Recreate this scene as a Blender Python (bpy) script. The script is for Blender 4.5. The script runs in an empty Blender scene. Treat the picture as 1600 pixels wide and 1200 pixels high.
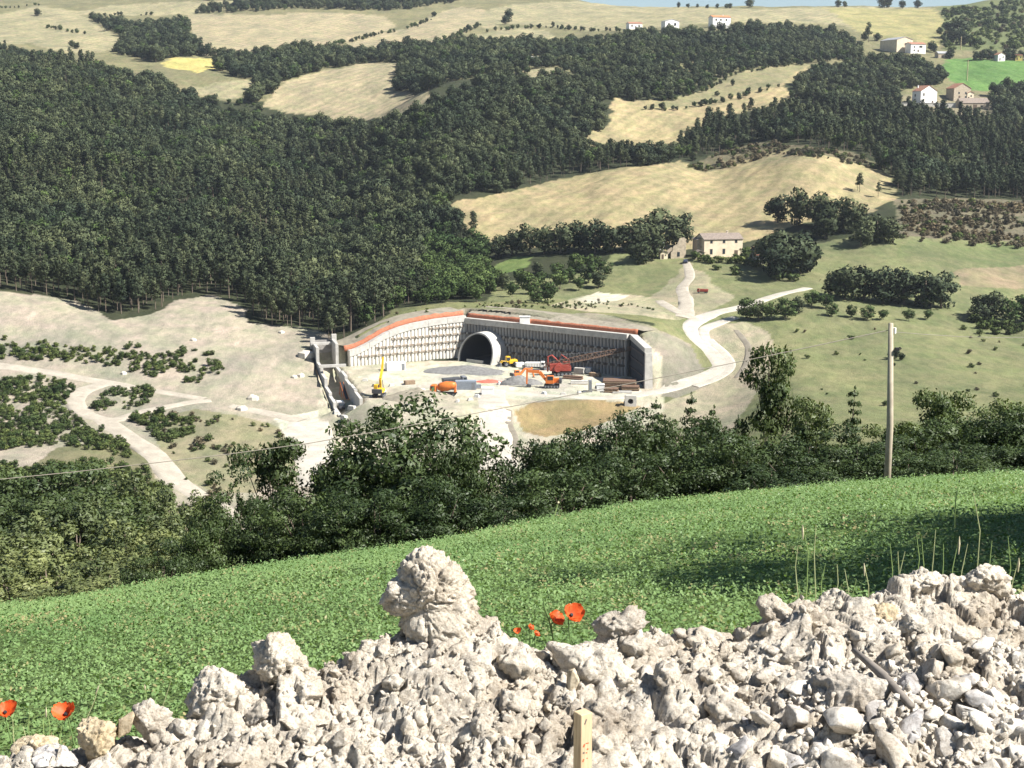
import bpy, bmesh, math, random
import numpy as np
from mathutils import Vector, Matrix

# ------------------------------------------------------------------ camera, sky, sun, exposure
SC = bpy.context.scene
COL = SC.collection
PI = math.pi
R = math.radians
F = 2198.0                       # focal length in pixels of the 1600x1200 photograph
TH = math.atan(400 / F)          # the lens looks 10.3 degrees down
CT, ST = math.cos(TH), math.sin(TH)
EYE = 100.0                      # eye height above the datum
cam_d = bpy.data.cameras.new('camera'); cam = bpy.data.objects.new('camera', cam_d); COL.objects.link(cam)
cam.location = (0, 0, EYE); cam.rotation_euler = (PI / 2 - TH, 0, 0)
cam_d.sensor_width = 36; cam_d.lens = 36 * F / 1600; cam_d.clip_start = 0.1; cam_d.clip_end = 9000
SC.camera = cam
SUN_AZ, SUN_EL = 20.0, 45.0      # degrees behind the right hand side, degrees above the horizon
sdir = Vector((math.cos(R(SUN_AZ)) * math.cos(R(SUN_EL)), -math.sin(R(SUN_AZ)) * math.cos(R(SUN_EL)), math.sin(R(SUN_EL))))
wd = bpy.data.worlds.new('World'); SC.world = wd; wd.use_nodes = True
wn = wd.node_tree.nodes; wl = wd.node_tree.links
sky = wn.new('ShaderNodeTexSky'); sky.sky_type = 'NISHITA'; sky.sun_disc = False
sky.sun_elevation = R(SUN_EL); sky.sun_rotation = math.atan2(sdir.x, sdir.y)
sky.altitude = 500; sky.air_density = 1.0; sky.dust_density = 0.4; sky.ozone_density = 1.2
bg = wn['Background']; bg.inputs['Strength'].default_value = 0.05
wl.new(sky.outputs['Color'], bg.inputs['Color'])
sun_d = bpy.data.lights.new('sun', 'SUN'); sun = bpy.data.objects.new('sun', sun_d); COL.objects.link(sun)
sun_d.energy = 5.0; sun_d.angle = R(0.53); sun_d.color = (1.0, 0.965, 0.905)
sun.rotation_euler = sdir.to_track_quat('Z', 'Y').to_euler(); sun.location = (60, -30, 180)
SC.view_settings.view_transform = 'Standard'; SC.view_settings.look = 'None'
SC.view_settings.exposure = 1.28; SC.view_settings.gamma = 1.0; SC.view_settings.use_curve_mapping = False
SC.cycles.use_denoising = True
SC.cycles.max_bounces = 5; SC.cycles.diffuse_bounces = 3; SC.cycles.glossy_bounces = 2
SC.cycles.transmission_bounces = 3; SC.cycles.transparent_max_bounces = 4
SC.cycles.use_adaptive_sampling = True; SC.cycles.adaptive_threshold = 0.015

rng = np.random.default_rng(11)
random.seed(5)

# ------------------------------------------------------------------ small numeric helpers
def pt(py):                      # slope (height per metre of distance) of the sight line through picture row py
    v = (600 - py) / F
    return (-ST + v * CT) / (CT + v * ST)
def pu(px, py):                  # sideways metres per metre of distance
    v = (600 - py) / F
    return (px - 800) / F / (CT + v * ST)
def at(px, py, Y):               # survey: a sight line and a distance give a place
    return np.array([pu(px, py) * Y, Y, EYE + pt(py) * Y])
def at_z(px, py, z):
    return at(px, py, (z - EYE) / pt(py))

def _h(ix, iy, iz, s):
    n = (ix * 374761393 + iy * 668265263 + iz * 2147483647 + s * 974634777) & 0xFFFFFFFF
    n = ((n ^ (n >> 13)) * 1274126177) & 0xFFFFFFFF
    n = ((n ^ (n >> 16)) * 2246822519) & 0xFFFFFFFF
    return ((n ^ (n >> 15)) & 0xFFFFFF) / float(0xFFFFFF)
def vnoise(x, y, z=None, s=0):
    x = np.asarray(x, float); y = np.asarray(y, float)
    z = np.zeros_like(x) if z is None else np.asarray(z, float)
    fx, fy, fz = np.floor(x), np.floor(y), np.floor(z)
    ix, iy, iz = fx.astype(np.int64), fy.astype(np.int64), fz.astype(np.int64)
    tx, ty, tz = x - fx, y - fy, z - fz
    tx, ty, tz = [t * t * t * (t * (t * 6 - 15) + 10) for t in (tx, ty, tz)]
    r = 0
    for a in (0, 1):
        for b in (0, 1):
            for c in (0, 1):
                w = (tx if a else 1 - tx) * (ty if b else 1 - ty) * (tz if c else 1 - tz)
                r = r + w * _h(ix + a, iy + b, iz + c, s)
    return r * 2 - 1
def fbm(x, y, z=None, o=4, s=0, g=0.5):
    r = 0; a = 1.0; f = 1.0
    for k in range(o):
        r = r + a * vnoise(np.asarray(x) * f + 17.3 * k, np.asarray(y) * f - 9.1 * k, None if z is None else np.asarray(z) * f + 5.7 * k, s + k)
        a *= g; f *= 2.03
    return r
def ridged(x, y, z=None, o=3, s=0):
    r = 0; a = 1.0; f = 1.0
    for k in range(o):
        r = r + a * (1 - 2 * np.abs(vnoise(np.asarray(x) * f + 3.3 * k, np.asarray(y) * f, None if z is None else np.asarray(z) * f, s + k)))
        a *= 0.5; f *= 2.1
    return r
def sstep(a, b, x):
    t = np.clip((np.asarray(x) - a) / (b - a), 0, 1)
    return t * t * (3 - 2 * t)
def pchip(xs, ys, q):
    xs = np.asarray(xs, float); ys = np.asarray(ys, float)
    h = np.diff(xs); d = np.diff(ys) / h
    m = np.zeros(len(xs)); m[0] = d[0]; m[-1] = d[-1]
    for i in range(1, len(xs) - 1):
        if d[i - 1] * d[i] > 0:
            w1 = 2 * h[i] + h[i - 1]; w2 = h[i] + 2 * h[i - 1]
            m[i] = (w1 + w2) / (w1 / d[i - 1] + w2 / d[i])
    q = np.clip(q, xs[0], xs[-1]); i = np.clip(np.searchsorted(xs, q) - 1, 0, len(xs) - 2)
    t = (q - xs[i]) / h[i]
    return ((1 + 2 * t) * (1 - t) ** 2 * ys[i] + t * (1 - t) ** 2 * h[i] * m[i] + t * t * (3 - 2 * t) * ys[i + 1] + t * t * (t - 1) * h[i] * m[i + 1])
def in_poly(x, y, P):
    x = np.asarray(x); y = np.asarray(y); c = np.zeros(x.shape, bool)
    P = np.asarray(P); x0, y0 = P[:, 0].min(), P[:, 1].min(); x1, y1 = P[:, 0].max(), P[:, 1].max()
    box = (x >= x0) & (x <= x1) & (y >= y0) & (y <= y1)
    xb, yb = x[box], y[box]; cb = np.zeros(xb.shape, bool)
    for i in range(len(P)):
        ax, ay = P[i - 1]; bx_, by_ = P[i]
        if ay == by_: continue
        cb ^= ((ay > yb) != (by_ > yb)) & (xb < (bx_ - ax) * (yb - ay) / (by_ - ay) + ax)
    c[box] = cb
    return c
def seg_dist(x, y, a, b):
    dx, dy = b[0] - a[0], b[1] - a[1]
    t = np.clip(((x - a[0]) * dx + (y - a[1]) * dy) / (dx * dx + dy * dy), 0, 1)
    return np.hypot(x - a[0] - t * dx, y - a[1] - t * dy)

# ------------------------------------------------------------------ the lie of the land
COLS = {   # for bearings across the valley: (distance, picture row) going away from the eye, after the field's brow
 -500: (25, 980, [(34,1030),(60,1005),(100,950),(150,905),(210,845),(260,790),(300,745),(340,690),(380,630),(410,580),(440,520),(470,465),(600,340),(800,170),(950,95),(1020,80),(1150,95),(1300,75),(1500,45),(1800,10),(2000,-4),(2600,-25)]),
 0:   (25, 960, [(34,1010),(60,990),(100,940),(150,900),(210,840),(260,790),(300,748),(340,690),(380,630),(410,580),(440,520),(470,470),(600,365),(800,200),(950,125),(1020,108),(1150,112),(1300,80),(1500,50),(1800,12),(2000,0),(2600,-15)]),
 200: (25.5,930, [(34,985),(60,975),(100,930),(150,895),(210,850),(260,810),(300,770),(340,700),(380,640),(410,590),(440,530),(475,487),(600,385),(800,245),(950,172),(1030,148),(1150,108),(1300,85),(1500,50),(1800,15),(2000,0),(2600,-15)]),
 400: (26, 895, [(34,950),(60,950),(100,915),(150,890),(210,850),(260,820),(300,790),(340,720),(380,650),(410,600),(440,545),(480,492),(600,405),(800,285),(950,215),(1030,190),(1130,130),(1250,98),(1450,55),(1700,22),(2000,-15),(2600,-30)]),
 520: (26.3,876, [(34,930),(60,930),(100,900),(150,880),(210,850),(270,815),(310,775),(345,715),(390,640),(425,580),(445,538),(470,510),(510,485),(650,395),(800,318),(950,228),(1000,200),(1100,145),(1250,100),(1450,62),(1700,22),(2000,-10),(2600,-20)]),
 620: (26.6,862, [(34,915),(60,918),(100,895),(150,875),(210,850),(270,805),(320,745),(370,665),(420,585),(444,502),(465,488),(500,470),(620,405),(740,320),(900,205),(960,178),(1050,160),(1110,130),(1250,98),(1450,62),(1700,22),(2000,-5),(2600,-10)]),
 700: (27, 850, [(34,905),(60,910),(100,890),(150,870),(210,850),(270,800),(320,735),(370,655),(420,585),(452,492),(470,478),(510,462),(600,420),(680,355),(760,275),(900,170),(960,128),(1050,132),(1150,108),(1300,78),(1500,45),(1750,18),(2000,0),(2600,-5)]),
 850: (27.5,820, [(34,870),(60,880),(100,865),(150,850),(210,835),(270,795),(320,735),(370,660),(420,585),(444,492),(468,478),(510,462),(580,408),(640,372),(720,315),(800,270),(900,200),(950,160),(1100,108),(1300,78),(1500,48),(1750,20),(2000,0),(2600,-8)]),
 1000:(28, 795, [(34,845),(60,855),(100,845),(150,835),(210,815),(270,775),(330,700),(375,640),(400,600),(426,508),(450,492),(490,470),(530,445),(570,402),(620,368),(700,313),(780,258),(900,225),(960,182),(1020,152),(1150,98),(1300,66),(1500,40),(1750,18),(1900,12),(2600,25)]),
 1100:(28.5,783,[(35,835),(60,845),(100,835),(150,820),(210,795),(270,755),(330,690),(375,640),(400,600),(430,545),(470,485),(520,440),(560,405),(590,388),(640,355),(720,302),(790,264),(850,238),(950,182),(1050,145),(1200,92),(1400,45),(1650,22),(1900,11),(2600,30)]),
 1250:(29, 769, [(36,818),(60,835),(100,820),(150,795),(200,765),(260,710),(330,645),(380,590),(430,530),(470,482),(520,440),(570,400),(620,355),(690,293),(750,243),(820,218),(900,186),(1000,155),(1100,122),(1250,88),(1450,55),(1700,22),(1900,10),(2600,30)]),
 1400:(30, 757, [(37,805),(60,825),(100,805),(150,775),(200,742),(260,692),(330,642),(380,585),(430,530),(480,480),(530,430),(580,386),(620,355),(680,318),(720,296),(800,250),(900,208),(1000,178),(1060,162),(1150,122),(1280,86),(1450,55),(1650,30),(1900,12),(2600,40)]),
 1600:(30, 745, [(37,790),(60,812),(100,795),(150,768),(200,735),(260,690),(330,640),(380,590),(430,540),(480,495),(530,450),(580,402),(630,362),(680,328),(800,268),(900,222),(1000,186),(1070,166),(1150,128),(1300,84),(1500,45),(1700,10),(1900,-10),(2600,-10)]),
 2100:(31, 715, [(38,760),(60,790),(100,780),(150,755),(200,725),(260,685),(330,635),(380,590),(430,540),(480,495),(530,450),(580,402),(630,362),(680,328),(800,268),(900,222),(1000,186),(1070,160),(1150,120),(1300,74),(1500,35),(1700,0),(1900,-30),(2600,-40)]),
}
NEAR = {-500: (-2.50, -2.12), 0: (-2.44, -2.06), 400: (-2.36, -2.0), 800: (-2.25, -1.96), 1250: (-2.10, -1.88), 1600: (-2.0, -1.84), 2100: (-1.95, -1.8)}
cpx = sorted(COLS); cu = np.array([(p - 800) / F / 0.984 for p in cpx])
LY = np.linspace(math.log(5.6), math.log(2600), 620)
_tab = []
for p in cpx:
    ye, pe, far = COLS[p]
    zn = np.interp(p, sorted(NEAR), [NEAR[k][0] for k in sorted(NEAR)])
    t0 = zn / 5.6; te = pt(pe)
    ys = [5.6, 9, 14, 19, ye] + [f[0] for f in far]
    ze = te * ye
    nz = lambda Y: zn + (ze - zn) * ((Y - 5.6) / (ye - 5.6)) ** 1.12
    ts = [t0, nz(9) / 9, nz(14) / 14, nz(19) / 19, te] + [pt(f[1]) for f in far]
    _tab.append(pchip(np.log(ys), ts, LY))
_tab = np.array(_tab)
UG = np.linspace(cu[0], cu[-1], 420)
TAB = np.stack([pchip(cu, _tab[:, j], UG) for j in range(len(LY))], 1)
k = np.exp(-0.5 * (np.arange(-9, 10) / 4.0) ** 2); k /= k.sum()
TAB = np.stack([np.convolve(np.pad(TAB[:, j], 9, 'edge'), k, 'valid') for j in range(TAB.shape[1])], 1)
_nk = sorted(NEAR); _nu = [(p - 800) / F / 0.984 for p in _nk]

def natural_z(x, y):
    x = np.asarray(x, float); y = np.asarray(y, float)
    yy = np.clip(y, 5.6, 2599)
    u = np.clip(x / np.maximum(yy, 5.6), UG[0], UG[-1])
    fi = (u - UG[0]) / (UG[1] - UG[0]); fj = (np.log(yy) - LY[0]) / (LY[1] - LY[0])
    i = np.clip(fi.astype(int), 0, len(UG) - 2); j = np.clip(fj.astype(int), 0, len(LY) - 2)
    a, b = fi - i, fj - j
    t = TAB[i, j] * (1 - a) * (1 - b) + TAB[i + 1, j] * a * (1 - b) + TAB[i, j + 1] * (1 - a) * b + TAB[i + 1, j + 1] * a * b
    z = t * yy
    zn1 = np.interp(u, _nu, [NEAR[q][1] for q in _nk])
    w = sstep(5.6, 3.6, y)
    z = z * (1 - w) + zn1 * w
    amp = np.clip((y - 250) / 500, 0, 1)
    z = z + amp * (1.3 * fbm(x / 38, y / 60, o=3, s=3) + 0.35 * fbm(x / 9, y / 11, o=2, s=9))
    z = z + np.clip((y - 5) / 8, 0, 1) * np.clip((300 - y) / 200, 0, 1) * 0.05 * fbm(x / 1.7, y / 2.1, o=3, s=21)
    return z + EYE

# the excavated pad in front of the tunnel
PAD = at(750, 562, 450)[2]
WL0 = at_z(545, 573, PAD)[:2]; WC = at_z(727, 557, PAD)[:2]; WR = at_z(981, 588, PAD)[:2]; WE = at_z(1003, 606, PAD)[:2]
def _off(a, b, d):               # line a-b pushed sideways by d (left of the direction)
    t = (b - a) / np.linalg.norm(b - a); n = np.array([-t[1], t[0]]); return a + n * d, b + n * d, t, n
_a0, _a1, TL, NL = _off(WL0, WC, 2.4)
_b0, _b1, TRT, NR = _off(WC, WR, 2.4)
PADPOLY = [(_a0 - TL * 1.5, 2), ((_a1 + _b0) / 2, 2), (_b1 + TRT * 1.0, 2), (WE + np.array([2.2, 0]), 12), (at_z(1022, 616, PAD)[:2], 9),
           (at_z(960, 624, PAD)[:2], 6), (at_z(880, 628, PAD)[:2], 6), (at_z(800, 632, PAD)[:2], 7), (at_z(700, 640, PAD)[:2], 10), (at_z(610, 640, PAD)[:2], 12), (at_z(560, 620, PAD)[:2], 8), (at_z(530, 590, PAD)[:2], 5)]
_pp = np.array([p for p, w in PADPOLY]); _pw = [w for p, w in PADPOLY]
CUT_A = at(506, 562, 441.0)[:2]; CUT_B = at(548, 652, 381.0)[:2]     # line of the sunken cutting left of the pad
CUT_L = float(np.linalg.norm(CUT_B - CUT_A)); CUT_T = (CUT_B - CUT_A) / CUT_L; CUT_N = np.array([CUT_T[1], -CUT_T[0]])
def ground_z(x, y):
    x = np.asarray(x, float); y = np.asarray(y, float)
    sh = x.shape; x = x.ravel(); y = y.ravel()
    z = natural_z(x, y)
    m = (y > 330) & (y < 500) & (np.abs(x) < 110)
    if m.any():
        xm, ym = x[m], y[m]; ins = in_poly(xm, ym, _pp)
        best = np.full(xm.shape, 1e9); wid = np.ones(xm.shape)
        for i in range(len(_pp)):
            d = seg_dist(xm, ym, _pp[i], _pp[(i + 1) % len(_pp)])
            c = d < best; best[c] = d[c]; wid[c] = _pw[i]
        k = np.where(ins, 0.0, sstep(0, 1, best / wid))
        z[m] = (PAD + 0.12 * fbm(xm / 5, ym / 5, o=3, s=4)) * (1 - k) + z[m] * k
        cs = (xm - CUT_A[0]) * CUT_T[0] + (ym - CUT_A[1]) * CUT_T[1]; co = np.abs((xm - CUT_A[0]) * CUT_N[0] + (ym - CUT_A[1]) * CUT_N[1])
        z[m] = z[m] - 3.6 * sstep(4.4, 3.2, co) * sstep(-2.0, 0.5, cs) * sstep(CUT_L + 6, CUT_L - 8, cs)
    return z.reshape(sh)
def gz(x, y): return float(ground_z(np.array([x]), np.array([y]))[0])
_YS = np.concatenate([np.linspace(5.6, 40, 120), np.exp(np.linspace(math.log(40.3), math.log(2550), 1500))])
def hit(px, py, ymin=60.0):      # where a sight line meets the land
    ys = _YS[_YS >= ymin]; u = pu(px, py); t = pt(py)
    d = ground_z(u * ys, ys) - (EYE + t * ys)
    i = np.argmax(d > 0)
    if d[i] <= 0: i = len(ys) - 1
    if i == 0: Y = ys[0]
    else: Y = ys[i - 1] + (ys[i] - ys[i - 1]) * (-d[i - 1]) / (d[i] - d[i - 1])
    return np.array([u * Y, Y, gz(u * Y, Y)])
def hit_poly(pts, ymin=60.0, n=4):
    out = []
    for i in range(len(pts)):
        a = np.array(pts[i - 1], float); b = np.array(pts[i], float)
        for k in range(n):
            q = a + (b - a) * (k + 1) / n
            out.append(hit(q[0], q[1], ymin)[:2])
    return np.array(out)
def spline(P, step):
    P = [np.array(p, float) for p in P]; P = [2 * P[0] - P[1]] + P + [2 * P[-1] - P[-2]]; out = []
    for i in range(1, len(P) - 2):
        n = max(2, int(np.linalg.norm(P[i + 1] - P[i]) / step))
        for k in range(n):
            t = k / n
            out.append(0.5 * (2 * P[i] + (P[i + 1] - P[i - 1]) * t + (2 * P[i - 1] - 5 * P[i] + 4 * P[i + 1] - P[i + 2]) * t * t + (3 * P[i] - P[i - 1] - 3 * P[i + 1] + P[i + 2]) * t ** 3))
    out.append(P[-2]); return np.array(out)

# ------------------------------------------------------------------ object helpers
def mesh_np(name, V, Fc, mat=None, smooth=False):
    me = bpy.data.meshes.new(name)
    V = np.asarray(V, np.float32); Fc = np.asarray(Fc, np.int32)
    me.vertices.add(len(V)); me.vertices.foreach_set('co', V.ravel())
    n, kk = Fc.shape
    me.loops.add(n * kk); me.loops.foreach_set('vertex_index', Fc.ravel())
    me.polygons.add(n); me.polygons.foreach_set('loop_start', np.arange(0, n * kk, kk, dtype=np.int32))
    try: me.polygons.foreach_set('loop_total', np.full(n, kk, np.int32))
    except Exception: pass
    if smooth: me.polygons.foreach_set('use_smooth', np.ones(n, bool))
    me.update(calc_edges=True); me.validate()
    if mat: me.materials.append(mat)
    return me
def link(name, me, parent=None, loc=None):
    o = bpy.data.objects.new(name, me); COL.objects.link(o)
    if parent: o.parent = parent
    if loc is not None: o.location = loc
    return o
def tag(o, label=None, cat=None, group=None, kind=None):
    if label: o['label'] = label
    if cat: o['category'] = cat
    if group: o['group'] = group
    if kind: o['kind'] = kind
    return o
def thing(name, label, cat, loc=(0, 0, 0), rz=0.0, group=None, scale=None):
    o = link(name, None, None, loc); o.rotation_euler = (0, 0, rz); o.empty_display_size = 0.3
    if scale is not None: o.scale = scale if hasattr(scale, '__len__') else (scale,) * 3
    return tag(o, label, cat, group)
def dup(root, loc, rz=0.0, scale=1.0, label=None, group=None):
    r = root.copy(); COL.objects.link(r); r.location = loc; r.rotation_euler = (0, 0, rz)
    r.scale = scale if hasattr(scale, '__len__') else (scale,) * 3
    if label: r['label'] = label
    if group: r['group'] = group
    for ch in root.children:
        c = ch.copy(); COL.objects.link(c); c.parent = r
        for g in ch.children:
            d = g.copy(); COL.objects.link(d); d.parent = c
    return r
class MB:                        # collects shapes into one mesh
    def __init__(s): s.v = []; s.f = []
    def add(s, V, Fs):
        b = len(s.v); s.v += [tuple(map(float, q)) for q in V]; s.f += [tuple(b + i for i in f) for f in Fs]; return s
    def box(s, c, d, M=None, taper=1.0):
        x, y, z = d[0] / 2, d[1] / 2, d[2] / 2
        V = [(-x, -y, -z), (x, -y, -z), (x, y, -z), (-x, y, -z), (-x * taper, -y * taper, z), (x * taper, -y * taper, z), (x * taper, y * taper, z), (-x * taper, y * taper, z)]
        V = [Vector(q) for q in V]
        if M is not None: V = [M @ q for q in V]
        return s.add([q + Vector(c) for q in V], [(0, 3, 2, 1), (4, 5, 6, 7), (0, 1, 5, 4), (1, 2, 6, 5), (2, 3, 7, 6), (3, 0, 4, 7)])
    def tube(s, P, rad, n=8, cap=True):
        P = [Vector(p) for p in P]; rad = rad if hasattr(rad, '__len__') else [rad] * len(P)
        V = []; side = None
        for i, p in enumerate(P):
            t = (P[min(i + 1, len(P) - 1)] - P[max(i - 1, 0)]).normalized()
            a = Vector((0, 0, 1)) if abs(t.z) < 0.9 else Vector((1, 0, 0))
            if side is None: side = t.cross(a).normalized()
            side = (side - t * side.dot(t)).normalized(); up = t.cross(side)
            V += [p + (side * math.cos(2 * PI * k / n) + up * math.sin(2 * PI * k / n)) * rad[i] for k in range(n)]
        Fs = [(i * n + k, i * n + (k + 1) % n, (i + 1) * n + (k + 1) % n, (i + 1) * n + k) for i in range(len(P) - 1) for k in range(n)]
        if cap: Fs += [tuple(range(n - 1, -1, -1)), tuple((len(P) - 1) * n + k for k in range(n))]
        return s.add(V, Fs)
    def cyl(s, c, r, h, axis='z', n=14, r2=None):
        d = {'x': Vector((1, 0, 0)), 'y': Vector((0, 1, 0)), 'z': Vector((0, 0, 1))}[axis] * h / 2
        c = Vector(c); return s.tube([c - d, c + d], [r, r if r2 is None else r2], n)
    def prism(s, poly, a, b, axis='y'):          # polygon in the two other axes, swept from a to b
        n = len(poly)
        mk = {'y': lambda p, t: (p[0], t, p[1]), 'x': lambda p, t: (t, p[0], p[1]), 'z': lambda p, t: (p[0], p[1], t)}[axis]
        V = [mk(p, a) for p in poly] + [mk(p, b) for p in poly]
        return s.add(V, [tuple(range(n)), tuple(range(2 * n - 1, n - 1, -1))] + [(i, i + n, (i + 1) % n + n, (i + 1) % n) for i in range(n)])
    def mesh(s, name, mat, smooth=False, bevel=0):
        me = bpy.data.meshes.new(name); me.from_pydata(s.v, [], s.f)
        bm = bmesh.new(); bm.from_mesh(me); bmesh.ops.recalc_face_normals(bm, faces=bm.faces)
        if bevel: bmesh.ops.bevel(bm, geom=[e for e in bm.edges if e.calc_length() > bevel * 3], offset=bevel, segments=1, affect='EDGES')
        bm.to_mesh(me); bm.free()
        if smooth: me.polygons.foreach_set('use_smooth', np.ones(len(me.polygons), bool))
        me.materials.append(mat); return me
    def build(s, name, mat, parent=None, loc=None, smooth=False, bevel=0):
        return link(name, s.mesh(name, mat, smooth, bevel), parent, loc)
def rotz(a): return Matrix.Rotation(a, 3, 'Z')
def roty(a): return Matrix.Rotation(a, 3, 'Y')
def rotx(a): return Matrix.Rotation(a, 3, 'X')

# ------------------------------------------------------------------ materials
def mat_new(name):
    m = bpy.data.materials.new(name); m.use_nodes = True
    nt = m.node_tree; return m, nt, nt.nodes['Principled BSDF']
def ramp(nt, fac, stops):
    r = nt.nodes.new('ShaderNodeValToRGB'); e = r.color_ramp.elements
    while len(e) < len(stops): e.new(0.5)
    for q, (p, c) in zip(e, stops): q.position = p; q.color = (*c, 1)
    nt.links.new(fac, r.inputs['Fac']); return r.outputs['Color']
def noise(nt, scale, detail=5, rough=0.6, vec=None, dim='3D'):
    n = nt.nodes.new('ShaderNodeTexNoise'); n.inputs['Scale'].default_value = scale; n.inputs['Detail'].default_value = detail; n.inputs['Roughness'].default_value = rough
    if vec is not None: nt.links.new(vec, n.inputs['Vector'])
    return n.outputs['Fac']
def coords(nt, kind='Object'):
    return nt.nodes.new('ShaderNodeTexCoord').outputs[kind]
def geo_pos(nt): return nt.nodes.new('ShaderNodeNewGeometry').outputs['Position']
def mixc(nt, fac, a, b, mode='MIX'):
    m = nt.nodes.new('ShaderNodeMix'); m.data_type = 'RGBA'; m.blend_type = mode
    for s, v in ((m.inputs['Factor'], fac), (m.inputs['A'], a), (m.inputs['B'], b)):
        if isinstance(v, (int, float)): s.default_value = v
        elif isinstance(v, tuple): s.default_value = (*v, 1)
        else: nt.links.new(v, s)
    return m.outputs['Result']
def bump(nt, b, h, strength, dist):
    n = nt.nodes.new('ShaderNodeBump'); n.inputs['Strength'].default_value = strength; n.inputs['Distance'].default_value = dist
    nt.links.new(h, n.inputs['Height']); nt.links.new(n.outputs['Normal'], b.inputs['Normal'])
_simple = {}
def M(name, col, rough=0.7, metal=0.0, var=0.25, scale=3.0, bmp=0.0):
    if name in _simple: return _simple[name]
    m, nt, b = mat_new(name); co = coords(nt)
    c2 = tuple(x * (1 - var) for x in col)
    f = noise(nt, scale, 6, 0.65, co)
    nt.links.new(ramp(nt, f, [(0.35, c2), (0.62, col)]), b.inputs['Base Color'])
    b.inputs['Roughness'].default_value = rough; b.inputs['Metallic'].default_value = metal
    b.inputs['Specular IOR Level'].default_value = 0.3
    if bmp: bump(nt, b, noise(nt, scale * 6, 4, 0.7, co), 0.5, bmp)
    _simple[name] = m; return m
def leaf_mat(name, a, b_, objvar=0.35, transl=0.0, rough=0.55, stand_var=True):
    m, nt, b = mat_new(name)
    at_ = nt.nodes.new('ShaderNodeAttribute'); at_.attribute_name = 'tint'
    oi = nt.nodes.new('ShaderNodeObjectInfo')
    c = mixc(nt, at_.outputs['Fac'], a, b_)
    lo = tuple(1 - objvar * q for q in (1.0, 0.9, 1.0)); hi = tuple(1 + objvar * q for q in (1.0, 0.8, 0.5))
    v = mixc(nt, oi.outputs['Random'], lo, hi)
    c = mixc(nt, 1.0, c, v, 'MULTIPLY')
    if stand_var:                                  # whole stands differ a little in species and tone
        c = mixc(nt, 1.0, c, ramp(nt, noise(nt, 0.022, 3, 0.6, oi.outputs['Location']), [(0.34, (0.62, 0.70, 0.72)), (0.66, (1.38, 1.30, 1.12))]), 'MULTIPLY')
    nt.links.new(c, b.inputs['Base Color']); b.inputs['Roughness'].default_value = rough; b.inputs['Specular IOR Level'].default_value = 0.25 if transl else 0.04
    if transl:
        t = nt.nodes.new('ShaderNodeBsdfTranslucent'); mx = nt.nodes.new('ShaderNodeMixShader'); mx.inputs[0].default_value = transl
        nt.links.new(mixc(nt, 1.0, c, (1.3, 1.35, 0.7), 'MULTIPLY'), t.inputs['Color'])
        nt.links.new(b.outputs[0], mx.inputs[1]); nt.links.new(t.outputs[0], mx.inputs[2])
        nt.links.new(mx.outputs[0], nt.nodes['Material Output'].inputs['Surface'])
    return m
bark = M('bark', (0.16, 0.125, 0.095), 0.9, var=0.45, scale=6)

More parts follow.
